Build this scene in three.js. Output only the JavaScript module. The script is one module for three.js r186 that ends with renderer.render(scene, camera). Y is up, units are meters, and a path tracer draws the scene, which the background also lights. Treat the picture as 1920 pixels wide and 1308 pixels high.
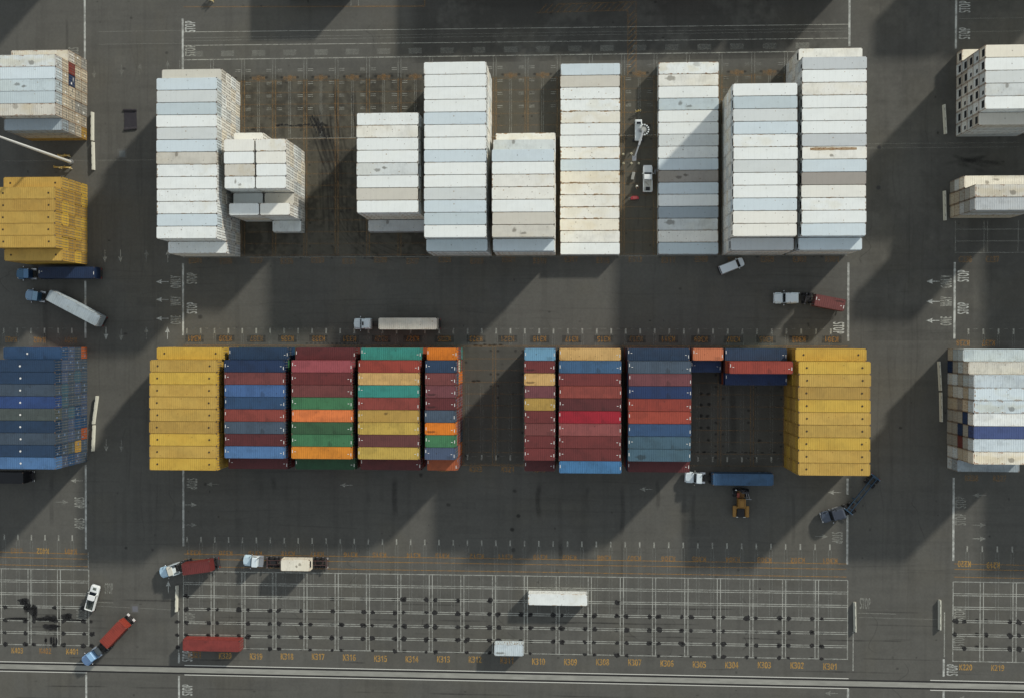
import * as THREE from 'three';
import { mergeGeometries } from 'three/addons/utils/BufferGeometryUtils.js';
import { RoundedBoxGeometry } from 'three/addons/geometries/RoundedBoxGeometry.js';
import { MarchingCubes } from 'three/addons/objects/MarchingCubes.js';
import { FontLoader } from 'three/addons/loaders/FontLoader.js';

// ---------------------------------------------------------------- camera, sky, sun, exposure
// x runs to the right of the photograph, z towards its lower edge, y is up; metres.
const scene = new THREE.Scene();
const camera = new THREE.PerspectiveCamera(37.56, 1024 / 697, 1, 4000);
camera.position.set(0, 214.12, 0);
camera.up.set(-0.001865, -0.00851, -0.99996);
camera.lookAt(-53.974, 214.12 - 998.505, 8.599);
camera.updateMatrixWorld();

const renderer = new THREE.WebGLRenderer({ antialias: true });
renderer.setSize(1024, 697);
renderer.toneMapping = THREE.LinearToneMapping;
renderer.toneMappingExposure = 1.0;
renderer.outputColorSpace = THREE.SRGBColorSpace;
renderer.shadowMap.enabled = true;

const SUN = new THREE.Vector3(1.54, 1, -1.65).normalize();
{ // hazy bright sky, air only, a broad glow round the sun
  const w = 256, h = 128, d = new Float32Array(w * h * 4);
  for (let j = 0; j < h; j++) for (let i = 0; i < w; i++) {
    const el = ((j + 0.5) / h - 0.5) * Math.PI, az = ((i + 0.5) / w - 0.5) * 2 * Math.PI;
    const v = new THREE.Vector3(Math.cos(el) * Math.cos(az), Math.sin(el), Math.cos(el) * Math.sin(az));
    const hz = Math.exp(-Math.max(0, v.y) * 3.2), c = Math.max(0, v.dot(SUN));
    const g = 0.2 * Math.pow(c, 5) + 0.5 * Math.pow(c, 40);
    const o = (j * w + i) * 4, up = el > 0 ? 1 : 0.35;
    d[o] = (0.39 + 0.11 * hz + g * 1.0) * up;
    d[o + 1] = (0.432 + 0.09 * hz + g * 0.94) * up;
    d[o + 2] = (0.476 + 0.07 * hz + g * 0.82) * up;
    d[o + 3] = 1;
  }
  const t = new THREE.DataTexture(d, w, h, THREE.RGBAFormat, THREE.FloatType);
  t.mapping = THREE.EquirectangularReflectionMapping;
  t.magFilter = t.minFilter = THREE.LinearFilter; t.colorSpace = THREE.LinearSRGBColorSpace; t.needsUpdate = true;
  scene.background = t; scene.environment = t;
}
const sun = new THREE.DirectionalLight(new THREE.Color().setRGB(1, 0.945, 0.85), 3.5);
sun.position.copy(SUN).multiplyScalar(400);
sun.castShadow = true; sun.shadow.radius = 6;
sun.shadow.mapSize.set(4096, 4096);
Object.assign(sun.shadow.camera, { left: -190, right: 190, top: 150, bottom: -150, near: 50, far: 800 });
scene.add(sun, sun.target);

// ---------------------------------------------------------------- small helpers
function rng(seed) { let a = seed >>> 0; return () => { a |= 0; a = a + 0x6D2B79F5 | 0; let t = Math.imul(a ^ a >>> 15, 1 | a); t = t + Math.imul(t ^ t >>> 7, 61 | t) ^ t; return ((t ^ t >>> 14) >>> 0) / 4294967296; }; }
const R = rng(7);
const rr = (a, b) => a + (b - a) * R();
const C = (r, g, b) => new THREE.Color().setRGB(r / 255, g / 255, b / 255, THREE.SRGBColorSpace);
const clamp = (v, a = 0, b = 1) => Math.min(b, Math.max(a, v));
const smooth = (a, b, v) => { v = clamp((v - a) / (b - a)); return v * v * (3 - 2 * v); };
const lin2s = v => Math.round(255 * (v <= 0.0031308 ? v * 12.92 : 1.055 * Math.pow(v, 1 / 2.4) - 0.055));
const NT = (() => { const r = rng(99), a = new Float32Array(65536); for (let i = 0; i < a.length; i++) a[i] = r(); return a; })();
function noise(x, y) {
  const xi = Math.floor(x), yi = Math.floor(y); let fx = x - xi, fy = y - yi; fx = fx * fx * (3 - 2 * fx); fy = fy * fy * (3 - 2 * fy);
  const a = NT[((yi & 255) << 8) | (xi & 255)], b = NT[((yi & 255) << 8) | ((xi + 1) & 255)], c = NT[(((yi + 1) & 255) << 8) | (xi & 255)], d = NT[(((yi + 1) & 255) << 8) | ((xi + 1) & 255)];
  return a + (b - a) * fx + (c - a) * fy + (a - b - c + d) * fx * fy;
}
const fbm = (x, y, n = 4) => { let s = 0, a = 0.5, t = 0; for (let i = 0; i < n; i++) { s += a * noise(x + i * 17.3, y + i * 9.1); t += a; a *= 0.5; x *= 2.03; y *= 2.03; } return s / t; };

const names = {};
const numbered = n => { const k = names[n] = (names[n] ?? -1) + 1; return k ? n + '_' + String(k).padStart(3, '0') : n; };
function thing(name, label, category, x, y, z, turn = 0, group) {
  const o = new THREE.Group(); o.name = numbered(name); o.position.set(x, y, z); o.rotation.y = turn;
  o.userData = { label, category }; if (group) o.userData.group = group; scene.add(o); return o;
}
function part(parent, name, g, m) { const o = new THREE.Mesh(g, m); o.name = name; o.castShadow = o.receiveShadow = true; parent.add(o); return o; }
function struct(name, g, m) { const o = part(scene, numbered(name), g, m); o.userData.kind = 'structure'; return o; }
function prep(g) { const n = g.index ? g.toNonIndexed() : g; for (const k of Object.keys(n.attributes)) if (!['position', 'normal', 'uv'].includes(k)) n.deleteAttribute(k); return n; }
const merge = a => mergeGeometries(a.map(prep), false);
const bx = (w, h, d, x = 0, y = 0, z = 0) => new THREE.BoxGeometry(w, h, d).translate(x, y, z);
const rb = (w, h, d, r, x = 0, y = 0, z = 0) => new RoundedBoxGeometry(w, h, d, 2, r).translate(x, y, z);
const cylZ = (r, w, x, y, z, n = 16) => new THREE.CylinderGeometry(r, r, w, n).rotateX(Math.PI / 2).translate(x, y, z);
const cylX = (r, w, x, y, z, n = 14) => new THREE.CylinderGeometry(r, r, w, n).rotateZ(Math.PI / 2).translate(x, y, z);
const cylY = (r, h, x, y, z, n = 14, r2 = r) => new THREE.CylinderGeometry(r2, r, h, n).translate(x, y, z);
function bar(x0, y0, z0, x1, y1, z1, t, t2 = t) { // square bar between two points
  const a = new THREE.Vector3(x0, y0, z0), b = new THREE.Vector3(x1, y1, z1), g = new THREE.BoxGeometry(t, t2, a.distanceTo(b));
  const m = new THREE.Matrix4().lookAt(a, b, Math.abs(b.y - a.y) > 0.95 * a.distanceTo(b) ? new THREE.Vector3(1, 0, 0) : new THREE.Vector3(0, 1, 0));
  return g.applyMatrix4(m).translate((x0 + x1) / 2, (y0 + y1) / 2, (z0 + z1) / 2);
}
// plan outline [[x,z]...] raised from y0 to y1 with a bevelled top
function slab(pts, y0, y1, bev = 0.05, seg = 2) {
  const s = new THREE.Shape(pts.map(p => new THREE.Vector2(p[0], -p[1])));
  const g = new THREE.ExtrudeGeometry(s, { depth: y1 - y0 - 2 * bev, bevelEnabled: bev > 0, bevelThickness: bev, bevelSize: bev, bevelOffset: -bev, bevelSegments: seg, curveSegments: 4 });
  return g.rotateX(-Math.PI / 2).translate(0, y0 + bev, 0);
}
function roundRect(x0, x1, z0, z1, r, n = 4) { // plan outline of a rounded rectangle
  const p = []; for (const [cx, cz, a] of [[x1 - r, z1 - r, 0], [x0 + r, z1 - r, 1], [x0 + r, z0 + r, 2], [x1 - r, z0 + r, 3]]) for (let i = 0; i <= n; i++) { const t = (a + i / n) * Math.PI / 2; p.push([cx + r * Math.cos(t), cz + r * Math.sin(t)]); }
  return p;
}
function bend(g, f) { const p = g.attributes.position; for (let i = 0; i < p.count; i++) { const q = f(p.getX(i), p.getY(i), p.getZ(i)); p.setXYZ(i, q[0], q[1], q[2]); } g.computeVertexNormals(); return g; }

// ---------------------------------------------------------------- materials
const mats = new Map();
function mat(c, o = {}) {
  const k = c.getHexString() + JSON.stringify(o, (q, v) => v && v.isTexture ? v.uuid : v);
  if (!mats.has(k)) mats.set(k, new THREE.MeshStandardMaterial({ color: c, roughness: 0.6, metalness: 0, ...o }));
  return mats.get(k);
}
function tex(w, h, f, repeat) { // f(u, v) -> linear rgb multiplier
  const d = new Uint8Array(w * h * 4);
  for (let j = 0; j < h; j++) for (let i = 0; i < w; i++) { const c = f((i + 0.5) / w, (j + 0.5) / h), o = (j * w + i) * 4; d[o] = lin2s(clamp(c[0])); d[o + 1] = lin2s(clamp(c[1])); d[o + 2] = lin2s(clamp(c[2])); d[o + 3] = c[3] === undefined ? 255 : Math.round(255 * clamp(c[3])); }
  const t = new THREE.DataTexture(d, w, h, THREE.RGBAFormat); t.colorSpace = THREE.SRGBColorSpace; t.magFilter = t.minFilter = THREE.LinearFilter; t.wrapS = t.wrapT = THREE.RepeatWrapping; if (repeat) t.repeat.set(...repeat); t.needsUpdate = true; return t;
}
const mixc = (a, b, t) => [a[0] + (b[0] - a[0]) * t, a[1] + (b[1] - a[1]) * t, a[2] + (b[2] - a[2]) * t];
// weathering of a roof panel: grain, dirt, rust spots and streaks as matter on the paint
function roofTex(seed, o) {
  const r = rng(seed), ox = r() * 200, oy = r() * 200, spots = [];
  const blots = [];
  for (let i = 0; i < o.spots; i++) spots.push([r(), r(), 0.05 + 0.16 * r() * r(), r()]);
  for (let i = 0; i < o.blots; i++) blots.push([0.05 + 0.9 * r(), 0.1 + 0.8 * r(), 0.3 + 0.9 * r(), 0.2 + 0.6 * r(), 0.3 + 0.6 * r()]);
  const LX = o.len, seams = o.seam ? [0.25, 0.5, 0.75] : [];
  return tex(o.len > 8 ? 448 : 224, 96, (u, v) => {
    const x = u * LX, z = v * 2.4;
    let c = o.ribs || o.pale ? [1, 1, 0.99] : [0.94, 0.94, 0.935];
    const n1 = fbm(x * 0.5 + ox, z * 0.7 + oy, 4), n2 = fbm(x * 3.5 + ox, z * 1.1 + oy, 3), n3 = noise(x * 11 + ox, z * 11);
    const k = 1 - o.dirt * (0.5 * smooth(0.4, 0.75, n1) + 0.35 * smooth(0.45, 0.8, n2)) - 0.04 * n3;
    c = c.map(q => q * k);
    // faint seams between roof sheets
    for (const s of seams) if (Math.abs(u - s) * LX < 0.035) c = c.map(q => q * 0.9);
    if (o.ribs) { const q = Math.abs(((x / 1.14) % 1) - 0.5); if (q < 0.03) c = c.map(w => w * 0.94); }
    const tan = o.tan * smooth(0.42, 0.72, fbm(x * 0.35 + oy, z * 0.6 + ox, 4)); c = mixc(c, [c[0] * 0.86, c[1] * 0.76, c[2] * 0.56], tan);
    // rust creeping from the edges, ragged
    const e = Math.min(v, 1 - v) * 2.4, ex = Math.min(u, 1 - u) * LX, ed = Math.min(e, ex * 0.7);
    const rg = fbm(x * 2.1 + oy, z * 2.6 + ox, 4), rgm = fbm(x * 0.45 + 60 + ox, z * 0.3 + oy, 2);
    const ru = o.rust * smooth(0.0, 0.06, 0.05 + 0.16 * (rg - 0.52) * 2 + 0.08 * (rgm - 0.5) - ed * 0.55) * smooth(0.4, 0.6, rgm + 0.12 * o.rust);
    c = mixc(c, o.edge ? [0.36, 0.17, 0.08] : [0.42, 0.24, 0.1], clamp(ru));
    for (const [sx, sz, sr, q] of spots) { const d = Math.hypot((u - sx) * LX, (v - sz) * 2.4); if (d < sr) c = mixc(c, q < 0.6 ? [0.3, 0.27, 0.24] : [0.45, 0.3, 0.16], 0.75 * smooth(sr, sr * 0.4, d)); }
    for (const [sx, sz, rx, rz, st] of blots) { const d = Math.hypot((u - sx) * LX / rx, (v - sz) * 2.4 / rz) + 0.9 * (fbm(x * 2.5 + ox, z * 2.5, 3) - 0.5); if (d < 1) c = mixc(c, [0.33, 0.31, 0.28], st * smooth(1, 0.5, d)); }
    return c;
  });
}
const RT = { heavy: [], reefer: [], rusty: [], dirty: [], spotted: [], dry: [], dry20: [], yellow: [] };
for (let i = 0; i < 8; i++) RT.reefer.push(roofTex(100 + i, { len: 12.2, spots: 6, blots: 0, dirt: 0.07, rust: 0.25, tan: 0.05, ribs: 1 }));
for (let i = 0; i < 7; i++) RT.rusty.push(roofTex(120 + i, { len: 12.2, spots: 8, blots: 0, dirt: 0.12, rust: 0.95, tan: 0.28, ribs: 1 }));
for (let i = 0; i < 8; i++) RT.dirty.push(roofTex(140 + i, { len: 12.2, spots: 8, blots: i % 3, dirt: 0.22, rust: 0.4, tan: 0.2, seam: 1, pale: 1 }));
for (let i = 0; i < 5; i++) RT.heavy.push(roofTex(260 + i, { len: 12.2, spots: 10, blots: 1, dirt: 0.2, rust: 1.5, tan: 0.5, seam: 1, pale: 1, edge: 1 }));
for (let i = 0; i < 6; i++) RT.spotted.push(roofTex(160 + i, { len: 12.2, spots: 26, blots: 0, dirt: 0.12, rust: 0.35, tan: 0.06, ribs: 1 }));
for (let i = 0; i < 11; i++) RT.dry.push(roofTex(180 + i, { len: 12.2, spots: 3, blots: i % 4 == 1 ? 1 : 0, dirt: 0.34, rust: 0.3, tan: 0.12, seam: 1 }));
for (let i = 0; i < 4; i++) RT.dry20.push(roofTex(200 + i, { len: 6.06, spots: 4, blots: i % 2, dirt: 0.3, rust: 0.3, tan: 0.1, seam: 0 }));
for (let i = 0; i < 8; i++) RT.yellow.push(roofTex(220 + i, { len: 13.7, spots: 2, blots: 0, dirt: 0.22, rust: 0.25, tan: 0.3, seam: 1 }));
function sideTex(seed, rust) { // upright streaks and rust runs on walls and doors
  const ox = rng(seed)() * 200;
  return tex(256, 64, (u, v) => { const st = fbm(u * 60 + ox, v * 3, 3), n = fbm(u * 14 + ox, v * 6 + 5, 3); let c = [0.95, 0.95, 0.945].map(q => q * (1 - 0.22 * smooth(0.45, 0.8, st) - 0.12 * n)); return mixc(c, [0.4, 0.22, 0.1], rust * smooth(0.6, 0.74, fbm(u * 30 + 40 + ox, v * 2.2 + 9, 4))); });
}
const ST = [sideTex(301, 0.3), sideTex(302, 0.6), sideTex(303, 0.9), tex(128, 64, (u, v) => mixc([0.8, 0.78, 0.74], [0.3, 0.16, 0.09], smooth(0.36, 0.6, fbm(u * 26, v * 9 + 3, 4))))];
const M = {
  cast: mat(C(74, 62, 54), { roughness: 0.85 }), rubber: mat(C(30, 30, 32), { roughness: 0.9 }), rim: mat(C(150, 152, 155), { roughness: 0.45, metalness: 0.6 }),
  frame: mat(C(46, 46, 50), { roughness: 0.7 }), glass: mat(C(20, 26, 32), { roughness: 0.08 }), steel: mat(C(150, 153, 156), { roughness: 0.45, metalness: 0.5 }),
  chrome: mat(C(200, 203, 206), { roughness: 0.22, metalness: 0.9 }), black: mat(C(26, 26, 28), { roughness: 0.7 }), lamp: mat(C(235, 235, 228), { roughness: 0.2 }),
  red: mat(C(150, 26, 20), { roughness: 0.35 }), bars: mat(C(120, 120, 116), { roughness: 0.55, metalness: 0.2 }), grille: mat(C(28, 31, 34), { roughness: 0.8 }),
  rust: mat(C(92, 66, 50), { roughness: 0.9 }), white: mat(C(228, 230, 228), { roughness: 0.5 }),
};

// ---------------------------------------------------------------- ground
const PX0 = -135, PZ0 = -95, PW = 260, PD = 190;
{
  const far = new THREE.PlaneGeometry(3000, 3000).rotateX(-Math.PI / 2).translate(0, -0.06, 0);
  struct('ground', far, mat(C(84, 83, 76), { roughness: 0.95 }));
  const w = 2048, h = 1496, L = new Float32Array(w * h).fill(1), K = new Float32Array(w * h); // tone, brown dirt
  const sx = w / PW, sz = h / PD;
  const each = (x0, z0, x1, z1, f) => { const i0 = Math.max(0, Math.floor((x0 - PX0) * sx)), i1 = Math.min(w - 1, Math.ceil((x1 - PX0) * sx)), j0 = Math.max(0, Math.floor((z0 - PZ0) * sz)), j1 = Math.min(h - 1, Math.ceil((z1 - PZ0) * sz)); for (let j = j0; j <= j1; j++) for (let i = i0; i <= i1; i++) f(j * w + i, PX0 + (i + 0.5) / sx, PZ0 + (j + 0.5) / sz); };
  each(PX0, PZ0, PX0 + PW, PZ0 + PD, (k, x, z) => {
    let t = 0.80 + 0.16 * fbm(x * 0.05 + 3, z * 0.05, 4) + 0.16 * fbm(x * 0.35, z * 0.35 + 40, 3) + 0.13 * noise(x * 3.3, z * 3.3) + 0.07 * (NT[(k * 7919) & 65535] - 0.5);
    t *= 1 - 0.10 * smooth(0.5, 0.8, fbm(x * 0.9 + 70, z * 0.05 + 8, 3)) - 0.08 * smooth(0.5, 0.8, fbm(x * 0.06 + 20, z * 0.8 + 30, 3));
    L[k] = t;
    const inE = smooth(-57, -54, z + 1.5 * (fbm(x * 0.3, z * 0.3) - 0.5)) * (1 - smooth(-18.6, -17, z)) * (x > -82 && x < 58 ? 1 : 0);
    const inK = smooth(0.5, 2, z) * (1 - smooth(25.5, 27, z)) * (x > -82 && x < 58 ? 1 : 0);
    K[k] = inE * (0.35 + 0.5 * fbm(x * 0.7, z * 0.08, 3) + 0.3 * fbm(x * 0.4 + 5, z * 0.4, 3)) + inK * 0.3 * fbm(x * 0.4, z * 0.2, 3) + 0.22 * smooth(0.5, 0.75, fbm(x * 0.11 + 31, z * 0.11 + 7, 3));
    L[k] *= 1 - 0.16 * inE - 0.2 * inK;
    if (x > -69 && x < -29 && z > -56 && z < -17.5) { const q = fbm(x * 0.45 + 80, z * 0.14, 4) * 0.6 + fbm(x * 1.3, z * 1.3 + 60, 3) * 0.4; L[k] *= 1 - 0.42 * smooth(0.42, 0.68, q); }
    const stainShade = fbm(x * 0.13 + 12, z * 0.13 + 50, 4), shadeGrain = fbm(x * 0.9, z * 0.9 + 7, 3);
    if (z < -58 && x > -34) L[k] *= 1 - 0.34 * smooth(0.3, 0.55, stainShade * 0.7 + shadeGrain * 0.3) * smooth(-34, -31, x) * (1 - smooth(52, 60, x + 6 * (stainShade - 0.5)));  // blotchy stains of the upper aisle, with its deeper shade painted into the tone
    if (x > 60 && z < 0) L[k] *= 1 - 0.2 * smooth(0.3, 0.6, stainShade * 0.7 + shadeGrain * 0.3) * smooth(60, 64, x);  // right lane toned down in blotches, shade painted into the asphalt colour
    if (z > 52 && z < 66.5) L[k] *= 1 - 0.06 * smooth(0.45, 0.7, fbm(x * 0.16, z * 0.5, 3));
  });
  const r = rng(41);
  const spot = (x, z, rx, rz, s, ragged = 0.8) => each(x - rx * 1.6, z - rz * 1.6, x + rx * 1.6, z + rz * 1.6, (k, px, pz) => { const d = Math.hypot((px - x) / rx, (pz - z) / rz) + ragged * (fbm(px * 1.7 + x, pz * 1.7, 3) - 0.5); if (d < 1.1) L[k] *= 1 - s * smooth(1.1, 0.45, d); });
  const stroke = (pts, wd, s) => { // tyre or oil streak along a smooth line, broken by noise
    const c = new THREE.CatmullRomCurve3(pts.map(p => new THREE.Vector3(p[0], 0, p[1]))), len = c.getLength(), n = Math.ceil(len / 0.1), done = new Map();
    for (let i = 0; i <= n; i++) { const p = c.getPoint(i / n), f = smooth(0.25, 0.6, fbm(i * 0.012 + pts[0][0] * 3, pts[0][1], 3)) * Math.min(1, 6 * i / n, 6 * (1 - i / n)); each(p.x - wd, p.z - wd, p.x + wd, p.z + wd, (k, x, z) => { const d = Math.hypot(x - p.x, z - p.z) / wd; if (d < 1) { const q = s * f * smooth(1, 0.3, d) * (0.55 + 0.45 * noise(x * 5, z * 5)); if (q > (done.get(k) ?? 0)) done.set(k, q); } }); }
    for (const [k, q] of done) L[k] *= 1 - q;
  };
  // skid marks fanning through the empty bay of the upper block
  for (let i = 0; i < 8; i++) { const d = i * 0.55; stroke([[-56 + d * 1.5 + r() * 0.5, -51 + r() * 3], [-53.5 + d, -44 + r() * 2], [-50.5 + d * 0.8, -36 + r() * 3]], 0.3, 0.65 + 0.3 * r()); }
  for (let i = 0; i < 6; i++) stroke([[-54.3 + i * 0.32, -47.6 + 0.6 * i * r()], [-52.8 + i * 0.36, -45], [-51.3 + i * 0.3, -40.5 + r()]], 0.28, 0.9);
  stroke([[-51, -55], [-46, -54.2], [-41.5, -53.6]], 0.2, 0.6);
  for (const x of [-49.3, -48.9, -48.6, -45.6, -45.3, -44.9]) stroke([[x, -53.5], [x + 0.6, -47], [x + 1.8, -40]], 0.28, 0.85);
  for (let i = 0; i < 26; i++) { const e = i * 0.3 + r() * 1.2; stroke([[-50 + e * 0.3 + r() * 0.6, -36], [-50.3 + e * 0.35, -29], [-48.5 + e * 0.8, -22.5 + r()], [-44.5 + e * 1.25, -18.5 + r()], [-40 + e * 1.4, -16.2 + 0.5 * r()]], 0.2, 0.06 + 0.18 * r()); }
  for (let i = 0; i < 13; i++) stroke([[-52.6 + i * 0.8, -37 - 9 * r()], [-52.4 + i * 0.8 + r() * 0.5, -28], [-52.4 + i * 0.8 + r(), -18 - 6 * r()]], 0.3, 0.3 + 0.3 * r());
  for (let i = 0; i < 14; i++) spot(-62 + i * 0.8 + r(), -45.2 + 0.3 * (r() - 0.5), 0.2 + 0.5 * r(), 0.25, 0.8);
  spot(-66.5, -44.4, 0.7, 0.35, 0.8); spot(-67.3, -43.5, 0.4, 0.5, 0.7);
  // dark upright streaks between the rows of the upper block
  for (let i = 0; i < 70; i++) { const x = rr(-80, 57), z = rr(-55, -22); stroke([[x, z], [x + rr(-0.2, 0.2), z + rr(3, 9)]], 0.25, rr(0.12, 0.4)); }
  // corner stains of the slots in the upper and central blocks
  for (let k = -11; k < 10; k++) { const x = -8.6 + 6.677 * k; for (const s of [-1, 1]) { spot(x + 1.65 * s, -55.4, 0.42, 0.28, 0.6); for (let q = 0; q < 16; q++) if (r() < 0.35) spot(x + s * rr(0.7, 1.1), -54 + 2.45 * q, 0.3, 0.25, 0.5); } }
  for (let k = -11; k < 10; k++) for (let q = 0; q < 10; q++) for (const s of [-1, 1]) if (r() < 0.45) spot(-8.6 + 6.677 * k + s * 0.75, 2.2 + 2.45 * q, 0.34, 0.28, 0.62);
  for (const [x, z] of [[-19.2, 1.1], [-18.2, 1.2], [-17.3, 1], [-16.1, 1.1], [-15.2, 1.05], [-14, 1], [-19.6, 8.6], [-18.6, 8.5]]) spot(x, z, 0.55, 0.25, 0.85);
  for (let i = 0; i < 14; i++) spot(-55 + i * 0.9, 0.75, 0.35, 0.16, 0.6);
  for (const [x, z] of [[27.6, 13.2], [29.3, 13.2], [27.7, 15.6], [29, 15.6], [27.7, 18], [29.2, 18], [29.2, 20.6], [39.6, 20.6], [27.7, 11], [29.2, 11]]) spot(x, z, 0.5, 0.4, 0.75);
  for (let i = 0; i < 16; i++) spot(rr(25, 44), 23 + 0.15 * r(), 0.45, 0.14, 0.75);
  stroke([[34, 9], [34.4, 18], [34.2, 26.5]], 0.9, 0.5); stroke([[-9.8, 6], [-9.6, 16], [-9.8, 25]], 0.5, 0.5);
  // long oil streaks where handlers work along the aisles
  for (const [x, z0, z1, s, wd] of [[-62.3, 29, 38, 0.5, 0.75], [-64.9, 30, 35, 0.22, 0.6], [-49, 30, 40, 0.32, 0.6], [-36.2, 29, 37, 0.5, 0.8], [-41.9, 32, 41, 0.3, 0.6], [-38.8, 30, 34, 0.3, 0.6], [-5.8, 30, 37, 0.5, 0.75], [-1.6, 33, 47, 0.55, 0.6], [4.4, 30.5, 36, 0.5, 0.55], [11.3, 30, 41, 0.42, 0.65], [18.6, 29, 35, 0.42, 0.6], [11.5, 41, 52, 0.35, 0.4], [24.4, 30, 48, 0.25, 0.6], [26.4, 31, 40, 0.3, 0.5], [46.5, 31, 43, 0.25, 0.5], [-110.5, 28, 40, 0.35, 0.7], [-112, -10, 4, 0.35, 0.8], [-107, -70, -58, 0.35, 0.4], [50, -13, 0, 0.2, 0.5]])
    stroke([[x, z0], [x + rr(-0.4, 0.4), (z0 + z1) / 2], [x + rr(-0.3, 0.3), z1]], wd, s);
  for (let i = 0; i < 300; i++) { const a = r() < 0.5, x = rr(-120, 92), z = a ? rr(-16, 0) : rr(27, 49), l = rr(5, 26), b = rr(-1, 1); stroke([[x, z], [x + l / 2, z + b * r()], [x + l, z + b]], 0.17, rr(0.05, 0.2)); }
  for (let i = 0; i < 150; i++) { const lane = r() < 0.5 ? rr(-100, -84) : rr(60, 76), z = rr(-75, 40), l = rr(6, 30); stroke([[lane, z], [lane + rr(-0.8, 0.8), z + l / 2], [lane + rr(-1, 1), z + l]], 0.2, rr(0.05, 0.19)); }
  for (let i = 0; i < 260; i++) spot(rr(-122, 93), rr(-73, 77), rr(0.12, 0.45), rr(0.12, 0.4), rr(0.2, 0.6));
  for (const [x, z, q] of [[-10.2, 36.8, 0.7], [-11.5, 39.6, 0.7], [-11.3, 43.9, 0.5], [-11, 31.5, 0.5], [-24.9, 34.5, 0.5], [-78, -4.8, 0.5], [-30.7, 28.3, 0.6]]) spot(x, z, 0.55, 0.5, q);
  // lower grid: wheel scuffs and dark rubber pads where the lines cross
  const pads = [57.4, 60.25, 63];
  for (let k = -11; k <= 9; k++) for (let q = 0; q < 5; q++) { const x = -8.6 + 6.677 * k, z = [54.7, 57.4, 60.25, 63, 65.6][q]; for (const s of [-1, 1]) { const p = q == 0 ? (k > -5 && k < 1 ? 0.8 : 0.25) : q == 4 ? 0.7 : 0.93; if (r() < p) { const e = q == 4 ? 0.26 : 0.42; spot(x + s * (0.95 + 0.15 * r()), z + 0.1 * (r() - 0.5), rr(0.45, 0.75), rr(0.7, 1) * e * 1.35, rr(0.65, 0.95), 0.5); } } }
  for (const x of [-108.9, -115.4, -102.9, -121.6]) for (const z of [57.6, 60.4, 63.1, 65.6]) for (const s of [-1, 1]) if (r() < 0.75) spot(x + s * 0.95, z, 0.55, 0.5, 0.85, 0.5);
  for (const x of [80.2, 84.7, 91.2]) for (const z of [57.2, 60, 62.7]) for (const s of [-1, 1]) if (r() < 0.8) spot(x + s * 0.9, z, 0.55, 0.5, 0.85, 0.5);
  for (const z of [55.6, 58.9, 61.6, 68.1, 74.3, 77]) for (let i = 0; i < 12; i++) { const x = rr(-120, 80), l = rr(3, 20); stroke([[x, z + 0.2 * r()], [x + l, z + 0.2 * r()]], 0.18, rr(0.25, 0.65)); }
  for (const z of [54.7, 57.4, 60.3, 64.4]) stroke([[60, z + 1], [68, z + 1.05], [77, z + 1.1]], 0.14, 0.5);
  // oil spill in the left grid
  for (const [x, z, a, b] of [[-116.7, 56.6, 1.6, 1], [-115.9, 58, 0.9, 1.2], [-114.6, 58.6, 0.9, 1.5], [-111, 59.9, 2.4, 0.9], [-107.3, 59.6, 1.5, 1], [-110.7, 61.8, 2.2, 1]]) { spot(x, z, a, b, 0.75, 0.7); spot(x + 0.3, z, a * 0.8, b * 0.8, 0.6, 0.9); }
  stroke([[-121, 60], [-113, 60.1], [-105, 60.2]], 0.5, 0.75); stroke([[-105, 60.2], [-96, 60.3]], 0.18, 0.4);
  for (const x of [-111.9, -110.8, -110.2, -109.6]) stroke([[x, 63.8], [x, 66.2]], 0.35, 0.7);
  for (let i = 0; i < 40; i++) { const x = rr(-78, 54), z = rr(53, 65); stroke([[x, z], [x + rr(-1, 1), z + rr(0.5, 2)], [x + rr(-2, 2), z + rr(1, 3.5)]], 0.15, rr(0.2, 0.5)); }
  // sealed cracks and patched cuts in the lanes
  for (let i = 0; i < 26; i++) { const x = rr(-120, 90), z = rr(-72, 76); const p = [[x, z]]; for (let q = 0; q < 5; q++) p.push([p[q][0] + rr(-2.5, 2.5), p[q][1] + rr(0.5, 3)]); stroke(p, 0.1, 0.55); }
  for (let i = 0; i < 22; i++) { const lane = r() < 0.5, x = lane ? (r() < 0.5 ? rr(-99, -86) : rr(61, 75)) : rr(-78, 50), z = lane ? rr(-70, 40) : (r() < 0.5 ? rr(-14, -5) : rr(29, 40)), a = rr(0.5, 3), b = rr(0.5, 2.2), k = rr(0.86, 1.1); each(x - a, z - b, x + a, z + b, (q) => { L[q] *= k; }); }
  // rolling scuffs, dark ground near the right-hand stacks
  for (let i = 0; i < 10; i++) stroke([[rr(76, 82), rr(-38, -34)], [rr(84, 90), rr(-38, -34)]], 0.5, 0.4);
  const d = new Uint8Array(w * h * 4);
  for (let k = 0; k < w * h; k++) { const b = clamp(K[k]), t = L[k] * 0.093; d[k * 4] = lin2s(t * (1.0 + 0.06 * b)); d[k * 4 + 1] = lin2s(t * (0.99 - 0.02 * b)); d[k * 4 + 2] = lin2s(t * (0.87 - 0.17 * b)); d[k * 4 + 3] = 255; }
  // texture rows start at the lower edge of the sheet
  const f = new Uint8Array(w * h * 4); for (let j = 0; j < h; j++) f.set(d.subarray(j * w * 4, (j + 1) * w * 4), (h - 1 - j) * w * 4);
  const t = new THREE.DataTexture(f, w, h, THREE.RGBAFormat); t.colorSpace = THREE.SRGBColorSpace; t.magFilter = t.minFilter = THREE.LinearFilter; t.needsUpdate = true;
  struct('yard_pavement', new THREE.PlaneGeometry(PW, PD).rotateX(-Math.PI / 2).translate(PX0 + PW / 2, 0, PZ0 + PD / 2), new THREE.MeshStandardMaterial({ map: t, roughness: 0.92 }));
}
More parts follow.
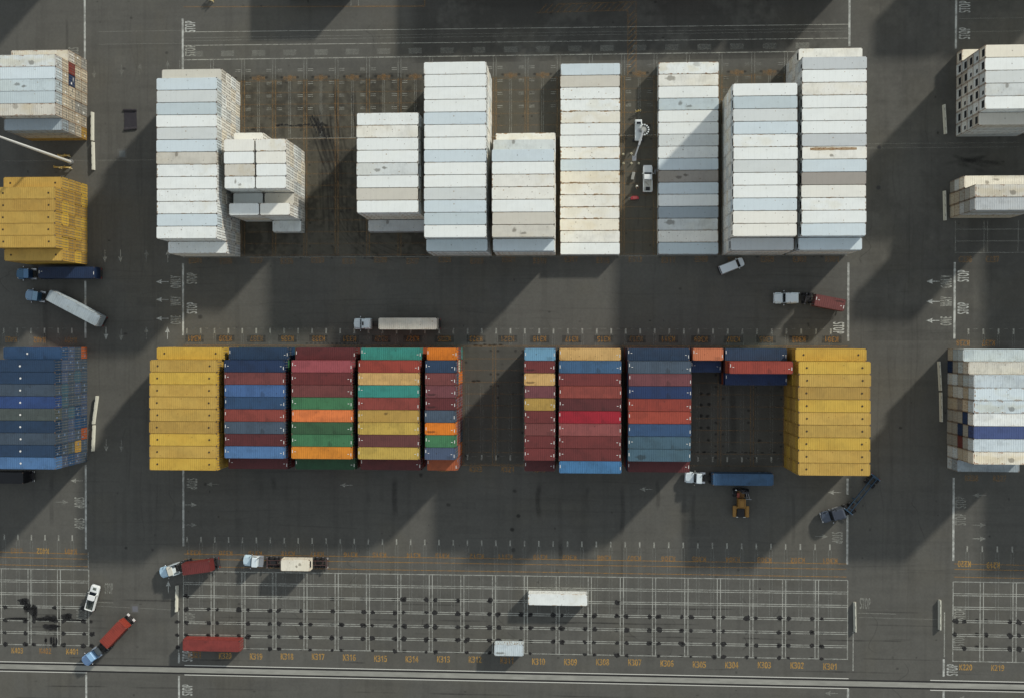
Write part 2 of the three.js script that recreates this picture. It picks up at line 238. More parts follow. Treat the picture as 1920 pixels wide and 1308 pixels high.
// concrete crane runway with a steel rail in a dark slot on each side
{
  const n = 40, ct = tex(1024, 16, (u, v) => { const q = fbm(u * 180, v * 3, 3), p = fbm(u * 26 + 9, v, 3); const k = 0.8 + 0.3 * (q - 0.5) + 0.35 * (p - 0.5); return [k, k * 0.99, k * 0.95]; });
  const slope = g => bend(g, (x, y, z) => [x, y, z + 0.0012 * x]);
  const seg = (z0, z1, y) => slope(new THREE.PlaneGeometry(PW, z1 - z0, n, 1).rotateX(-Math.PI / 2).translate(PX0 + PW / 2, y, (z0 + z1) / 2));
  struct('runway_slab', seg(70.02, 71.08, 0.008), new THREE.MeshStandardMaterial({ color: C(160, 161, 155), map: ct, roughness: 0.9 }));
  for (const z of [69.88, 71.22]) { struct('rail_slot', seg(z - 0.19, z + 0.19, 0.004), mat(C(36, 37, 38), { roughness: 0.9 })); struct('crane_rail', slope(bx(PW, 0.05, 0.09, PX0 + PW / 2, 0.03, z)), mat(C(60, 58, 56), { roughness: 0.5, metalness: 0.5 })); }
  for (const [a, b] of [[-135, -102.8], [-81.5, 58], [74.5, 125]]) for (const z of [69.52, 71.56]) struct('runway_edge_line', slope(new THREE.PlaneGeometry(b - a, 0.16, 12, 1).rotateX(-Math.PI / 2).translate((a + b) / 2, 0.0045, z)), mat(C(205, 205, 196)));
}

// ---------------------------------------------------------------- painted markings
const alphaTex = lo => { const n = 512, d = new Uint8Array(n * n * 4); for (let j = 0; j < n; j++) for (let i = 0; i < n; i++) { const q = fbm(i / n * 40, j / n * 40, 4), s = fbm(i / n * 7 + 4, j / n * 7, 3), a = Math.round(255 * clamp(lo * (0.62 + 0.6 * smooth(0.34, 0.66, q * 0.65 + s * 0.4)))); d.set([a, a, a, 255], (j * n + i) * 4); } const t = new THREE.DataTexture(d, n, n, THREE.RGBAFormat); t.wrapS = t.wrapT = THREE.RepeatWrapping; t.magFilter = t.minFilter = THREE.LinearFilter; t.needsUpdate = true; return t; };
const paint = (c, lo) => new THREE.MeshStandardMaterial({ color: c, roughness: 0.8, transparent: true, alphaMap: alphaTex(lo) });
const P = { white: paint(C(198, 201, 194), 0.68), worn: paint(C(190, 191, 180), 0.48), faint: paint(C(182, 184, 174), 0.3), ghost: paint(C(178, 180, 170), 0.17), orange: paint(C(198, 156, 80), 0.6), amber: paint(C(190, 138, 62), 0.42), amberFaint: paint(C(178, 134, 74), 0.3), dark: paint(C(40, 40, 38), 0.3) };
function flat(list, y) { // list of [x0,z0,x1,z1,width] -> one sheet of strips, uv in metres / 20
  const pos = [], uv = [];
  for (const [x0, z0, x1, z1, w] of list) {
    const l = Math.hypot(x1 - x0, z1 - z0), nx = -(z1 - z0) / l * w / 2, nz = (x1 - x0) / l * w / 2, q = [[x0 + nx, z0 + nz], [x1 + nx, z1 + nz], [x1 - nx, z1 - nz], [x0 - nx, z0 - nz]];
    for (const i of [0, 1, 2, 0, 2, 3]) { pos.push(q[i][0], y, q[i][1]); uv.push(q[i][0] / 20, q[i][1] / 20); }
  }
  const g = new THREE.BufferGeometry(); g.setAttribute('position', new THREE.Float32BufferAttribute(pos, 3)); g.setAttribute('uv', new THREE.Float32BufferAttribute(uv, 2));
  g.computeVertexNormals(); const nn = g.attributes.normal; for (let i = 0; i < nn.count; i++) nn.setXYZ(i, 0, 1, 0); return g;
}
const SCUFF = {};
const lines = (name, list, m, y = 0.004) => struct(name, flat(list, y), m);
// stop lines across the lanes
for (const [x, segs, w] of [[-103, [[-75, -59.5], [-12.5, -0.3], [26.8, 44.9], [71.8, 80]], 0.42], [-81.7, [[-68.1, -57.4], [-16.2, -0.9], [27.2, 44]], 0.42], [57.62, [[-75, -60.3], [-16, 0.1], [28.3, 31.6], [35.7, 46]], 0.42], [79, [[-75, -59.5], [-16, -0.4], [28, 45]], 0.42], [-82.7, [[66.8, 69], [71.7, 80]], 0.42], [77.2, [[65.2, 68.8], [71.7, 80]], 0.42], [57.9, [[71.7, 80]], 0.42]])
  for (const [a, b] of segs) lines('stop_line', [[x, a, x, b, w]], P.white);
{
  const S = -8.6, pt = 6.677, W = [], Wf = [], O = [], O2 = [], Of = [], G = [];
  // upper block: top line, paired slot lines, tick dashes, orange row lines
  W.push([-81.7, -59.36, 57.6, -59.36, 0.2]);
  for (let k = -11; k <= 9; k++) for (const d of [-0.3, 0.3]) {
    const x = S + pt * k + d; Wf.push([x, -59.3, x, -55, 0.13]); O.push([x, -54.9, x, -17.6, 0.15]);
    for (let q = 0; q < 4; q++) for (const e of [0, 0.38]) { const z = -57.1 + 2.72 * q + e; if (x < 12) W.push([x + Math.sign(d) * 0.25, z, x + Math.sign(d) * 1.35, z, 0.1]); else Wf.push([x + Math.sign(d) * 0.25, z, x + Math.sign(d) * 1.35, z, 0.1]); }
  }
  for (let k = -11; k < 9; k++) { const x = S + pt * (k + 0.5); for (const d of [-0.18, 0.18]) Wf.push([x + d, -54.6, x + d, -42.6, 0.1]); Of.push([x - 1.4, -55.25, x + 1.4, -55.25, 0.7], [x - 0.4, -55.25, x + 0.4, -55.25, 1.2]); G.push([x - 1.4, -60.6, x + 1.4, -60.6, 1.2]); }
  for (let q = 0; q <= 15; q++) Of.push([-81.7, -54.6 + 2.45 * q, 57.6, -54.6 + 2.45 * q, 0.12]);
  Wf.push([-81.7, -42.5, 57.6, -42.5, 0.16], [-81.7, -17.45, 57.6, -17.45, 0.12]);
  // crossing aisle lines above the upper block
  for (const [z, w] of [[-65.05, 0.14], [-62.2, 0.14]]) W.push([-81.5, z - 0.2, 57.4, z + 0.25, w]);
  for (const z of [-64, -63.4]) G.push([-81.5, z, 57.4, z, 0.12]);
  O.push([-81.5, -70.6, -30, -69.9, 0.16], [-45, -70.1, -30, -69.9, 0.18], [-30, -74, -30, -69.9, 0.16]);
  for (const x of [-45.6, -44]) Wf.push([x, -74, x, -70.2, 0.16]);
  // hatched no-parking strip
  O.push([-6.5, -68.2, 12.5, -68.4, 0.14], [12.4, -68.4, 12.4, -54.8, 0.14], [14.1, -70.1, 14.1, -54.8, 0.14], [-2, -69.9, 14.1, -70.1, 0.14]);
  for (let i = 0; i < 15; i++) O.push([-6 + i * 1.28, -68.3, -4.4 + i * 1.28, -69.95, 0.16]);
  for (let i = 0; i < 11; i++) O.push([12.5, -67 + i * 1.15, 14, -68.5 + i * 1.15, 0.16]);
  // central block
  for (let k = -11; k <= 9; k++) for (const d of [-0.3, 0.3]) O.push([S + pt * k + d, 1.3, S + pt * k + d, 26, 0.12]);
  for (let q = 0; q <= 10; q++) Of.push([-81.7, 1.4 + 2.45 * q, 57.6, 1.4 + 2.45 * q, 0.13]);
  O.push([-81.7, 1.15, 57.6, 1.15, 0.13], [-22, 26.2, -8, 26.2, 0.14]);
  const T = [], Tl = [];
  for (const [a, b] of [[-80.9, 57], [81.8, 93], [-121, -104]]) for (let x = a; x < b; x += 3.0) {
    T.push([x, -2.45, x, -1.35, 0.34]); for (const d of [-0.22, 0.22]) Tl.push([x + d, -1.35, x + d, 1.2, 0.09]);
    T.push([x, 41.9, x, 43.1, 0.3]); for (const d of [-0.28, 0.28]) Tl.push([x + d, 43.1, x + d, 57.2, 0.1]);
    if (a == -80.9) { T.push([x, 24.0, x, 25.1, 0.34]); for (const d of [-0.25, 0.25]) G.push([x + d, 9, x + d, 24, 0.09]); }
    G.push([x + 0.9, -2.4, x + 1.9, -2.4, 0.12], [x + 0.9, 24.3, x + 1.9, 24.3, 0.12]);
  }
  // lower grid of double lines, and its neighbours left and right
  const Z = [[49.3, 0], [51.9, 0.4], [54.65, 0.4], [57.4, 0.4], [60.25, 0.4], [63, 0.4], [65.6, 0]], Q = [], Qs = [];
  for (const [a, b, xs] of [[-81.7, 57.75, Array.from({ length: 21 }, (_, i) => S + pt * (i - 11)).filter(x => x > -80 && x < 55)], [-135, -102.4, [-108.95, -115.45, -122]], [79, 125, [84.75, 91.3, 98]]]) {
    for (const [z, d] of Z) { if (d) for (const e of [-0.2, 0.2]) { 
          Qs.push([a, z + e, b, z + e, 0.15]); } else Q.push([a, z, b, z, 0.17]); }
    for (const x of xs) for (const d of [-0.33, 0.33]) Q.push([x + d, 49.4, x + d, 65.5, 0.17]);
    for (const x of [a, b]) if (Math.abs(x) < 110) Q.push([x, 49.3, x, 65.7, 0.2]);
  }
  Q.push([58.9, 59.9, 58.9, 68, 0.2], [77.3, 55.6, 77.3, 64.8, 0.22], [-82.8, 58, -82.8, 66.8, 0.2], [-102.5, 45.5, -102.5, 49, 0.12]);
  for (const z of [45.75, 46.85, 48.45]) for (const [a, b] of [[-81.5, 57.5], [-135, -102.6], [79.2, 125]]) O2.push([a, z - 0.15, b, z + 0.15, 0.15]);
  // drawn ground grid beside the right-hand stack
  for (const x of [79.1, 84.8, 85.5, 91.6]) Wf.push([x, -24.5, x, -17.9, 0.14]); for (const z of [-22.7, -20.3, -17.95]) Wf.push([79.1, z, 93, z, 0.14]);
  for (const z of [-40.3, -39.4]) G.push([57, z, 125, z, 0.12]); G.push([-121, -38.2, -81, -38.2, 0.14]); for (const z of [-65.6, -62.9]) G.push([79, z, 125, z, 0.14], [-100, z, -82, z, 0.12]);
  G.push([-102, 57, -84, 57.6, 0.14], [60, 56.9, 77, 57.1, 0.14]); Wf.push([-102, 56.2, -97, 56.3, 0.12], [59.8, 56, 67.5, 56.1, 0.12]);
  lines('slot_line', W, P.worn); lines('slot_line', Wf, P.faint); lines('slot_line', O, P.amberFaint, 0.0045); lines('row_line', Of, P.ghost2 ?? (P.ghost2 = paint(C(170, 128, 72), 0.22)), 0.0035);
  lines('aisle_edge_line', O2, P.amber, 0.0045); lines('bay_tick', T, P.worn); lines('bay_tick_line', Tl, P.ghost3 ?? (P.ghost3 = paint(C(178, 182, 174), 0.2))); lines('old_line', G, P.ghost, 0.0042); lines('grid_line', Q, P.strong = paint(C(190, 192, 183), 0.54), 0.005); lines('grid_line', Qs, P.strong, 0.0055);
  SCUFF.xs = Array.from({ length: 21 }, (_, i) => S + pt * (i - 11));
}
// black rubber smears left where container corners are set down on the crossings
{
  const r = rng(77), pos = [], uv = [];
  const blob = (x, z, a, b) => { const n = 11, q = []; for (let i = 0; i < n; i++) { const t = i / n * Math.PI * 2, k = 0.6 + 0.6 * r(); q.push([x + a * k * Math.cos(t), z + b * k * Math.sin(t)]); } for (let i = 0; i < n; i++) for (const p of [[x, z], q[(i + 1) % n], q[i]]) { pos.push(p[0], 0.0068, p[1]); uv.push(p[0] / 6, p[1] / 6); } };
  const smear = (x, z, k) => { blob(x + 0.12 * (r() - 0.5), z + 0.12 * (r() - 0.5), 0.62 * k, 0.52 * k); if (r() < 0.5) blob(x + 0.5 * (r() - 0.5), z + 0.3 * (r() - 0.5), 0.3 * k, 0.22 * k); };
  for (const x of SCUFF.xs) { if (x < -83 || x > 56) continue; [54.65, 57.4, 60.25, 63, 65.6].forEach((z, q) => { for (const s of [-1, 1]) { const p = q == 0 ? (x > -45 && x < 5 ? 0.75 : 0.15) : q == 4 ? 0.75 : 0.88; if (r() < p) smear(x + s * 0.95, z, (q == 4 ? 0.55 : 0.75) + 0.45 * r()); } }); }
  for (const x of [-108.95, -115.45, -102.6, -121.9]) for (const z of [57.6, 60.4, 63.1, 65.6]) for (const s of [-1, 1]) if (r() < 0.8) smear(x + s * 0.95, z, 0.8 + 0.4 * r());
  for (const x of [80.4, 84.75, 91.3]) for (const z of [57.4, 60.25, 63]) for (const s of [-1, 1]) if (r() < (x > 84 && x < 85 ? 0.2 : 0.8)) smear(x + s * 0.9, z, 0.8 + 0.4 * r());
  // spilled oil across the left grid
  for (const [x, z, a, b] of [[-116.8, 56.3, 1.3, 0.8], [-115.9, 57.6, 0.9, 1.0], [-114.5, 58.5, 0.9, 1.5], [-111.2, 60.0, 2.0, 0.6], [-107.3, 59.5, 1.3, 0.9], [-113, 60.1, 2.6, 0.35], [-105, 60.15, 2.2, 0.22], [-118.5, 60, 2.5, 0.2], [-110.6, 61.6, 2, 0.6], [-111.9, 64.6, 0.35, 0.5], [-110.7, 64.7, 0.3, 0.9], [-110.1, 64.8, 0.22, 1], [-109.5, 64.8, 0.25, 0.9]]) { blob(x, z, a, b); blob(x + 0.2 * a, z, a * 0.7, b * 0.9); }
  // thick skid ends in the empty bay of the upper block
  for (let i = 0; i < 9; i++) blob(-61.5 + i * 0.95 + 0.5 * r(), -45.3 + 0.3 * (r() - 0.5), 0.2 + 0.4 * r(), 0.14 + 0.12 * r());
  for (let i = 0; i < 7; i++) { const x = -54.2 + i * 0.42, z = -47.4 + 0.25 * i + r(); for (let q = 0; q < 6; q++) if (r() < 0.85) blob(x + q * 0.24, z + q * 0.55, 0.15 + 0.05 * r(), 0.36); }
  const g = new THREE.BufferGeometry(); g.setAttribute('position', new THREE.Float32BufferAttribute(pos, 3)); g.setAttribute('uv', new THREE.Float32BufferAttribute(uv, 2)); g.computeVertexNormals();
  struct('rubber_scuffs', g, paint(C(30, 30, 30), 0.9));
}
// lettering
const font = await new FontLoader().loadAsync('fonts/droid/droid_sans_bold.typeface.json');
function word(name, text, cx, cz, len, high, turn, m, y = 0.006) { // turn 0 reads upright in the photograph
  const g = new THREE.ShapeGeometry(font.generateShapes(text, 1), 2); g.computeBoundingBox(); const b = g.boundingBox;
  g.translate(-(b.min.x + b.max.x) / 2, -(b.min.y + b.max.y) / 2, 0).scale(len / (b.max.x - b.min.x), high / (b.max.y - b.min.y), 1).rotateX(-Math.PI / 2).rotateY(turn).translate(cx, y, cz);
  const p = g.attributes.position, u = []; for (let i = 0; i < p.count; i++) u.push(p.getX(i) / 9, p.getZ(i) / 9); g.setAttribute('uv', new THREE.Float32BufferAttribute(u, 2));
  struct(name, g, m);
}
const UP = Math.PI / 2, DN = -Math.PI / 2;
for (const [x, z, t, m] of [[-80.1, -66.4, UP, P.white], [-80.1, -61.3, UP, P.worn], [-79.8, -13, UP, P.worn], [-79.8, -6.7, UP, P.white], [-79.8, 30.6, DN, P.worn], [80.7, -68, UP, P.white], [80.7, -62.6, UP, P.white], [80.7, -13.2, UP, P.white], [80.7, -6.6, UP, P.white], [80.4, 33, UP, P.faint], [80.4, 36.5, UP, P.faint], [-105.5, -61.2, DN, P.faint], [-104.4, 34.9, DN, P.worn], [-104.4, 39.4, DN, P.worn], [55.7, -2.6, DN, P.white], [55.6, 40.5, DN, P.faint], [-80.9, 67.4, UP, P.white], [-80.9, 74.7, UP, P.white], [78.9, 67.4, UP, P.white], [80.3, 56, UP, P.worn], [80.2, 61.3, UP, P.faint], [-80.3, 59.3, UP, P.faint], [-104, 59, DN, P.faint]])
  word('stop_lettering', 'STOP', x, z, 2.35, 2.3, t, m);
word('stop_lettering', 'STOP', -98, 53.2, 1.8, 2.3, 0, P.faint); word('stop_lettering', 'STOP', 61.3, 54, 2.2, 2.3, 0, P.faint);
for (const [x, m] of [[-83.3, P.worn], [77.3, P.worn]]) { const o = x > 0 ? 0.2 : 0; for (const [t, z, l] of [['ONLY', -12.3, 2.6], ['WAY', -8.2, 2], ['ONE', -4.2, 1.8]]) word('lane_lettering', t, x, z + o, l, 2.3, UP, m); }
function arrow(x, z, turn, m, len = 2.7) { // painted arrow pointing along +x before turning
  const s = new THREE.Shape([[len / 2, 0], [len / 2 - 1.25, 0.5], [len / 2 - 1.1, 0.09], [-len / 2, 0.06], [-len / 2, -0.06], [len / 2 - 1.1, -0.09], [len / 2 - 1.25, -0.5]].map(p => new THREE.Vector2(...p)));
  const g = new THREE.ShapeGeometry(s).rotateX(-Math.PI / 2).rotateY(turn).translate(x, 0.006, z), p = g.attributes.position, u = []; for (let i = 0; i < p.count; i++) u.push(p.getX(i) / 9, p.getZ(i) / 9); g.setAttribute('uv', new THREE.Float32BufferAttribute(u, 2)); struct('lane_arrow', g, m);
}
for (const [x, z, t, m] of [[-86.2, -12.3, Math.PI, P.white], [-86.2, -8.5, Math.PI, P.white], [-86.2, -4.5, Math.PI, P.white], [74.7, -12.1, Math.PI, P.white], [74.7, -8, Math.PI, P.white], [74.7, -4.1, Math.PI, P.white], [-98.7, -17.8, DN, P.worn], [-95.3, -17.8, DN, P.worn], [-89.7, -17.8, UP, P.faint], [-85, -17.8, UP, P.worn], [-98.5, -1.3, DN, P.white], [-95.2, -1, DN, P.faint], [-89.7, -1.4, UP, P.faint], [-85.1, -1.4, UP, P.white], [-98.5, 22.6, DN, P.worn], [-95.2, 22.6, DN, P.faint], [-85, 52.7, UP, P.white], [-75.3, 30.7, Math.PI, P.faint], [-46.6, 30.6, Math.PI, P.worn], [16.4, 30.9, Math.PI, P.worn], [-105, 30.2, Math.PI, P.worn], [-108.2, 34.8, 0, P.faint], [-80.1, 35.1, 0, P.worn], [-80.1, 39.4, 0, P.faint], [55, 31.2, Math.PI, P.worn], [52.4, 40.3, 0, P.faint], [84.2, 31.5, Math.PI, P.faint], [84.2, 37.6, 0, P.faint], [84.2, 40.4, 0, P.worn], [-85, -58, UP, P.ghost], [-91, -57.5, UP, P.ghost], [-95, -57.5, DN, P.ghost], [-101, -57, DN, P.ghost], [54.5, 72.7, Math.PI, P.faint], [81.5, 73.2, Math.PI, P.faint]]) arrow(x, z, t, m);
for (let i = 0; i < 21; i++) { // odd slot numbers of the upper and central blocks, right to left
  const n = 301 + 2 * i, x = 54.3 - 6.677 * i;
  word('slot_number', 'E' + n, x + 0.2 * Math.sin(i * 7), -16.7 + 0.15 * Math.sin(i * 3), 2.7, 1.2, 0, P.amberFaint);
  lines('number_panel', [[x - 2, -0.25, x + 2, -0.25, 1.5]], P.dark, 0.0045);
  word('slot_number', 'K' + n, x, -0.25, 2.7, 1.2, Math.PI, i % 4 == 2 ? P.amberFaint : P.amber);
  if (n > 318 && n < 326) word('slot_number', 'K' + n, x, 27, 2.6, 1.15, 0, P.amber);
}
for (let i = 0; i < 21; i++) { const n = 301 + i, x = 54.2 - 6.677 * i; word('slot_number', 'K' + n, x, 67.15 + 0.1 * Math.sin(i * 5), 2.7, 1.35, 0, i > 19 || i == 10 ? P.amber : P.orange); word('slot_number', 'K' + n, x + 0.3 * Math.sin(i * 3), 45.3, 2.9, 1.05, Math.PI, P.amber); }
for (const [t, x, z, a, m] of [['C236', 81.1, -16.6, 0, P.amberFaint], ['C237', 86.5, -16.6, 0, P.amberFaint], ['K238', 80.7, 0.45, Math.PI, P.amber], ['K237', 85.8, 0.45, Math.PI, P.amber], ['K238', 82.6, 28, 0, P.amberFaint], ['K237', 88.2, 28, 0, P.amberFaint], ['K220', 81.6, 66.8, 0, P.orange], ['K219', 88, 66.8, 0, P.orange], ['K220', 81.2, 45.6, Math.PI, P.orange], ['K219', 87, 45.8, Math.PI, P.orange], ['K403', -119.4, 0, Math.PI, P.amber], ['K402', -113.1, 0.1, Math.PI, P.amber], ['K401', -106.2, 0.1, Math.PI, P.amberFaint], ['K403', -118.3, 45.4, Math.PI, P.amberFaint], ['K402', -112.5, 45.4, Math.PI, P.orange], ['K401', -106.3, 45.4, Math.PI, P.amber], ['K403', -118.2, 66.9, 0, P.orange], ['K402', -112, 66.9, 0, P.amber], ['K401', -106.1, 66.9, 0, P.orange]]) word('slot_number', t, x, z, 2.6, 1.25, a, m);

// ---------------------------------------------------------------- containers
const W0 = 2.385; // width left between neighbours
const gcache = new Map();
const geo = (k, f) => { if (!gcache.has(k)) gcache.set(k, f()); return gcache.get(k); };
function wave(L, pitch, depth) { // trapezoid profile [s, offset] along a length
  const n = Math.max(1, Math.round(L / pitch)), p = L / n, a = []; for (let i = 0; i < n; i++) { const s = i * p; a.push([s, 0], [s + p * 0.34, 0], [s + p * 0.5, depth], [s + p * 0.84, depth]); } a.push([L, 0]); return a;
}
function ribbon(prof, place, v0, v1, L) { // strip of quads following a profile; place(s, o, v) -> [x,y,z]
  const pos = [], uv = [];
  for (let i = 0; i + 1 < prof.length; i++) { const [s0, o0] = prof[i], [s1, o1] = prof[i + 1], q = [place(s0, o0, v0), place(s1, o1, v0), place(s1, o1, v1), place(s0, o0, v1)], t = [[s0 / L, 0], [s1 / L, 0], [s1 / L, 1], [s0 / L, 1]]; for (const k of [0, 1, 2, 0, 2, 3]) { pos.push(...q[k]); uv.push(...t[k]); } }
  const g = new THREE.BufferGeometry(); g.setAttribute('position', new THREE.Float32BufferAttribute(pos, 3)); g.setAttribute('uv', new THREE.Float32BufferAttribute(uv, 2)); g.computeVertexNormals(); return g;
}
const dryBody = (L, H) => geo('db' + L + H, () => {
  const a = [], l = L - 0.3;
  for (const s of [1, -1]) {
    a.push(ribbon(wave(l, 0.36, 0.035), (u, o, v) => s > 0 ? [-l / 2 + u, v, W0 / 2 - 0.045 + o] : [l / 2 - u, v, -W0 / 2 + 0.045 - o], 0.16, H - 0.08, l));
    a.push(bx(L - 0.1, 0.16, 0.06, 0, 0.1, s * (W0 / 2 - 0.03)), bx(L - 0.1, 0.07, 0.07, 0, H - 0.06, s * (W0 / 2 - 0.035)));
    for (const e of [1, -1]) a.push(bx(0.15, H - 0.22, 0.1, e * (L / 2 - 0.08), H / 2, s * (W0 / 2 - 0.055)));
  }
  a.push(ribbon(wave(W0 - 0.2, 0.3, 0.03), (u, o, v) => [-L / 2 + 0.06 - o, v, -W0 / 2 + 0.1 + u], 0.16, H - 0.1, W0), bx(0.1, 0.16, W0 - 0.2, -L / 2 + 0.06, 0.1, 0), bx(0.1, 0.1, W0 - 0.2, -L / 2 + 0.06, H - 0.06, 0), bx(0.1, 0.16, W0 - 0.2, L / 2 - 0.06, 0.1, 0), bx(0.1, 0.12, W0 - 0.2, L / 2 - 0.06, H - 0.07, 0), bx(L - 0.24, 0.06, W0 - 0.16, 0, 0.15, 0));
  return merge(a);
});
const dryRoof = (L, H) => geo('dr' + L + H, () => ribbon(wave(L - 0.24, 0.42, 0.016), (s, o, v) => [-L / 2 + 0.12 + s, H - 0.035 + o, v], W0 / 2 - 0.06, -W0 / 2 + 0.06, L - 0.24));
const doorLeaf = (L, H, s) => geo('dl' + L + H + s, () => { const a = [bx(0.045, H - 0.34, 1.06, L / 2 - 0.045, H / 2 + 0.01, s * 0.545)]; for (const y of [0.26, 0.42, 0.58, 0.74]) a.push(bx(0.02, 0.06, 0.96, L / 2 - 0.014, y * H, s * 0.545)); return merge(a); });
const doorBars = (L, H, s) => geo('dbar' + L + H + s, () => { const a = []; for (const z of [0.24, 0.82]) { a.push(bx(0.045, H - 0.2, 0.055, L / 2 + 0.012, H / 2, s * z), bx(0.05, 0.05, 0.32, L / 2 + 0.03, H * 0.4, s * z)); } return merge(a); });
const endFrame = (L, H, e) => geo('ef' + L + H + e, () => { const a = []; for (const s of [1, -1]) a.push(bx(0.17, H - 0.24, 0.13, e * (L / 2 - 0.082), H / 2, s * (W0 / 2 - 0.062))); a.push(bx(0.14, 0.15, W0 - 0.34, e * (L / 2 - 0.078), 0.085, 0), bx(0.14, 0.13, W0 - 0.34, e * (L / 2 - 0.078), H - 0.077, 0)); return merge(a); });
const casting = geo('cast', () => bx(0.178, 0.118, 0.162));
const castPos = (L, H, all) => { const a = []; for (const y of all ? [0.059, H - 0.059 + 0.004] : [H - 0.059 + 0.004]) for (const x of [-1, 1]) for (const z of [-1, 1]) a.push([x * (L / 2 - 0.087), y, z * (W0 / 2 - 0.079)]); return a; };
function setUV(g, L) { const p = g.attributes.position, u = g.attributes.uv; for (let i = 0; i < p.count; i++) u.setXY(i, clamp(p.getX(i) / L + 0.5), clamp(p.getZ(i) / W0 + 0.5)); return g; }
const reeferRoof = (L, H) => geo('rr' + L + H, () => { const r = 0.2; return setUV(slab(roundRect(-L / 2 + 0.03, L / 2 - 0.03, -W0 / 2 + 0.02, W0 / 2 - 0.02, r), H - 0.13, H - 0.005, 0.03), L); });
const reeferBody = (L, H) => geo('rb' + L + H, () => {
  const a = [bx(L - 0.34, H - 0.3, W0 - 0.12, -0.06, H / 2 - 0.01, 0), bx(L - 0.1, 0.15, W0 - 0.08, 0, 0.09, 0)];
  for (const s of [1, -1]) { for (let i = 0; i < Math.round(L / 0.6); i++) a.push(bx(0.12, H - 0.42, 0.02, -L / 2 + 0.5 + i * 0.6, H / 2, s * (W0 / 2 - 0.052))); for (const e of [1, -1]) a.push(bx(0.16, H - 0.24, 0.1, e * (L / 2 - 0.085), H / 2, s * (W0 / 2 - 0.055))); }
  return merge(a);
});
const unitPanel = (L, H) => geo('up' + L + H, () => merge([bx(0.1, H - 0.36, W0 - 0.24, -L / 2 + 0.14, H / 2, 0), rb(0.12, 0.5, 1.5, 0.04, -L / 2 + 0.1, 0.5, 0.1), bx(0.06, 0.3, 0.4, -L / 2 + 0.07, 1.05, 0.75)]));
const unitGrille = (L, H, v) => geo('ug' + L + H + v, () => { const a = [bx(0.05, v ? 0.75 : 1.15, v ? 0.7 : 1.35, -L / 2 + 0.075, H * 0.62, v ? 0.3 : 0.05)]; for (let i = 0; i < 4; i++) a.push(bx(0.03, 0.03, v ? 0.7 : 1.35, -L / 2 + 0.04, H * 0.62 - 0.3 + 0.2 * i, v ? 0.3 : 0.05)); return merge(a); });

// named paint colours, as the roofs look in full light
const PAL = {
  white: [236, 241, 238], 'warm white': [236, 236, 227], 'cream white': [235, 230, 213], 'dull red': [136, 56, 50], 'soot black': [27, 29, 33], 'light grey': [213, 219, 217], grey: [196, 202, 203], 'pale blue': [209, 222, 227], 'blue grey': [194, 208, 212], 'slate grey': [162, 175, 182], beige: [209, 206, 194], 'grey brown': [158, 153, 145],
  yellow: [208, 172, 70], 'golden yellow': [197, 162, 78], 'dull yellow': [180, 146, 70],
  navy: [32, 58, 86], 'dark navy': [22, 46, 80], maroon: [108, 44, 42], 'dark maroon': [92, 37, 38], 'medium blue': [66, 100, 148], 'slate blue': [44, 76, 112], 'red brown': [140, 64, 54], slate: [66, 82, 98], 'light blue': [78, 117, 162], crimson: [160, 18, 40], 'rose red': [152, 74, 80], 'brown red': [112, 58, 55], green: [62, 118, 78], 'dark green': [52, 90, 58], 'bottle green': [34, 82, 52], 'coral orange': [220, 122, 64], 'amber orange': [224, 142, 40], orange: [224, 126, 26], 'rust orange': [170, 88, 50],
  teal: [52, 142, 130], 'brick red': [146, 58, 44], 'tan yellow': [212, 172, 108], mustard: [182, 148, 72], 'straw yellow': [190, 162, 76], 'plum brown': [98, 54, 50], 'sky blue': [108, 156, 184], mauve: [112, 62, 66], 'steel blue': [56, 92, 126], 'azure blue': [66, 120, 166], 'dusty rose': [138, 74, 72], 'royal blue': [24, 50, 94], 'red orange': [158, 66, 48], 'teal slate': [66, 96, 112], 'salmon orange': [196, 116, 78], 'deep blue': [36, 60, 100], 'bright blue': [44, 72, 124], 'olive grey': [78, 88, 86], 'dull blue': [66, 84, 132], 'grey blue': [72, 88, 114],
  'end beige': [196, 188, 168], 'end grey': [168, 168, 160], 'end cream': [214, 204, 180],
};
const col = n => C(...PAL[n]);
const ORD = ['topmost', '2nd', '3rd', '4th', '5th', '6th', '7th', '8th', '9th', '10th', '11th', '12th', '13th', '14th', '15th', '16th'];
const TIER = ['ground tier', 'second tier', 'third tier', 'fourth tier', 'fifth tier'];
const castMat = [M.cast, mat(C(110, 92, 78), { roughness: 0.85 }), mat(C(60, 56, 54), { roughness: 0.85 })];
const discW = geo('disc', () => new THREE.CylinderGeometry(0.2, 0.2, 0.012, 12));
const plateW = geo('plate', () => bx(0.12, 0.008, 0.62)), plateS = geo('plate2', () => bx(0.3, 0.008, 0.1));
const plateBlue = mat(C(96, 116, 142), { roughness: 0.6 });
const white85 = mat(C(222, 222, 216), { roughness: 0.6 }), dotDark = mat(C(66, 54, 34), { roughness: 0.8 });
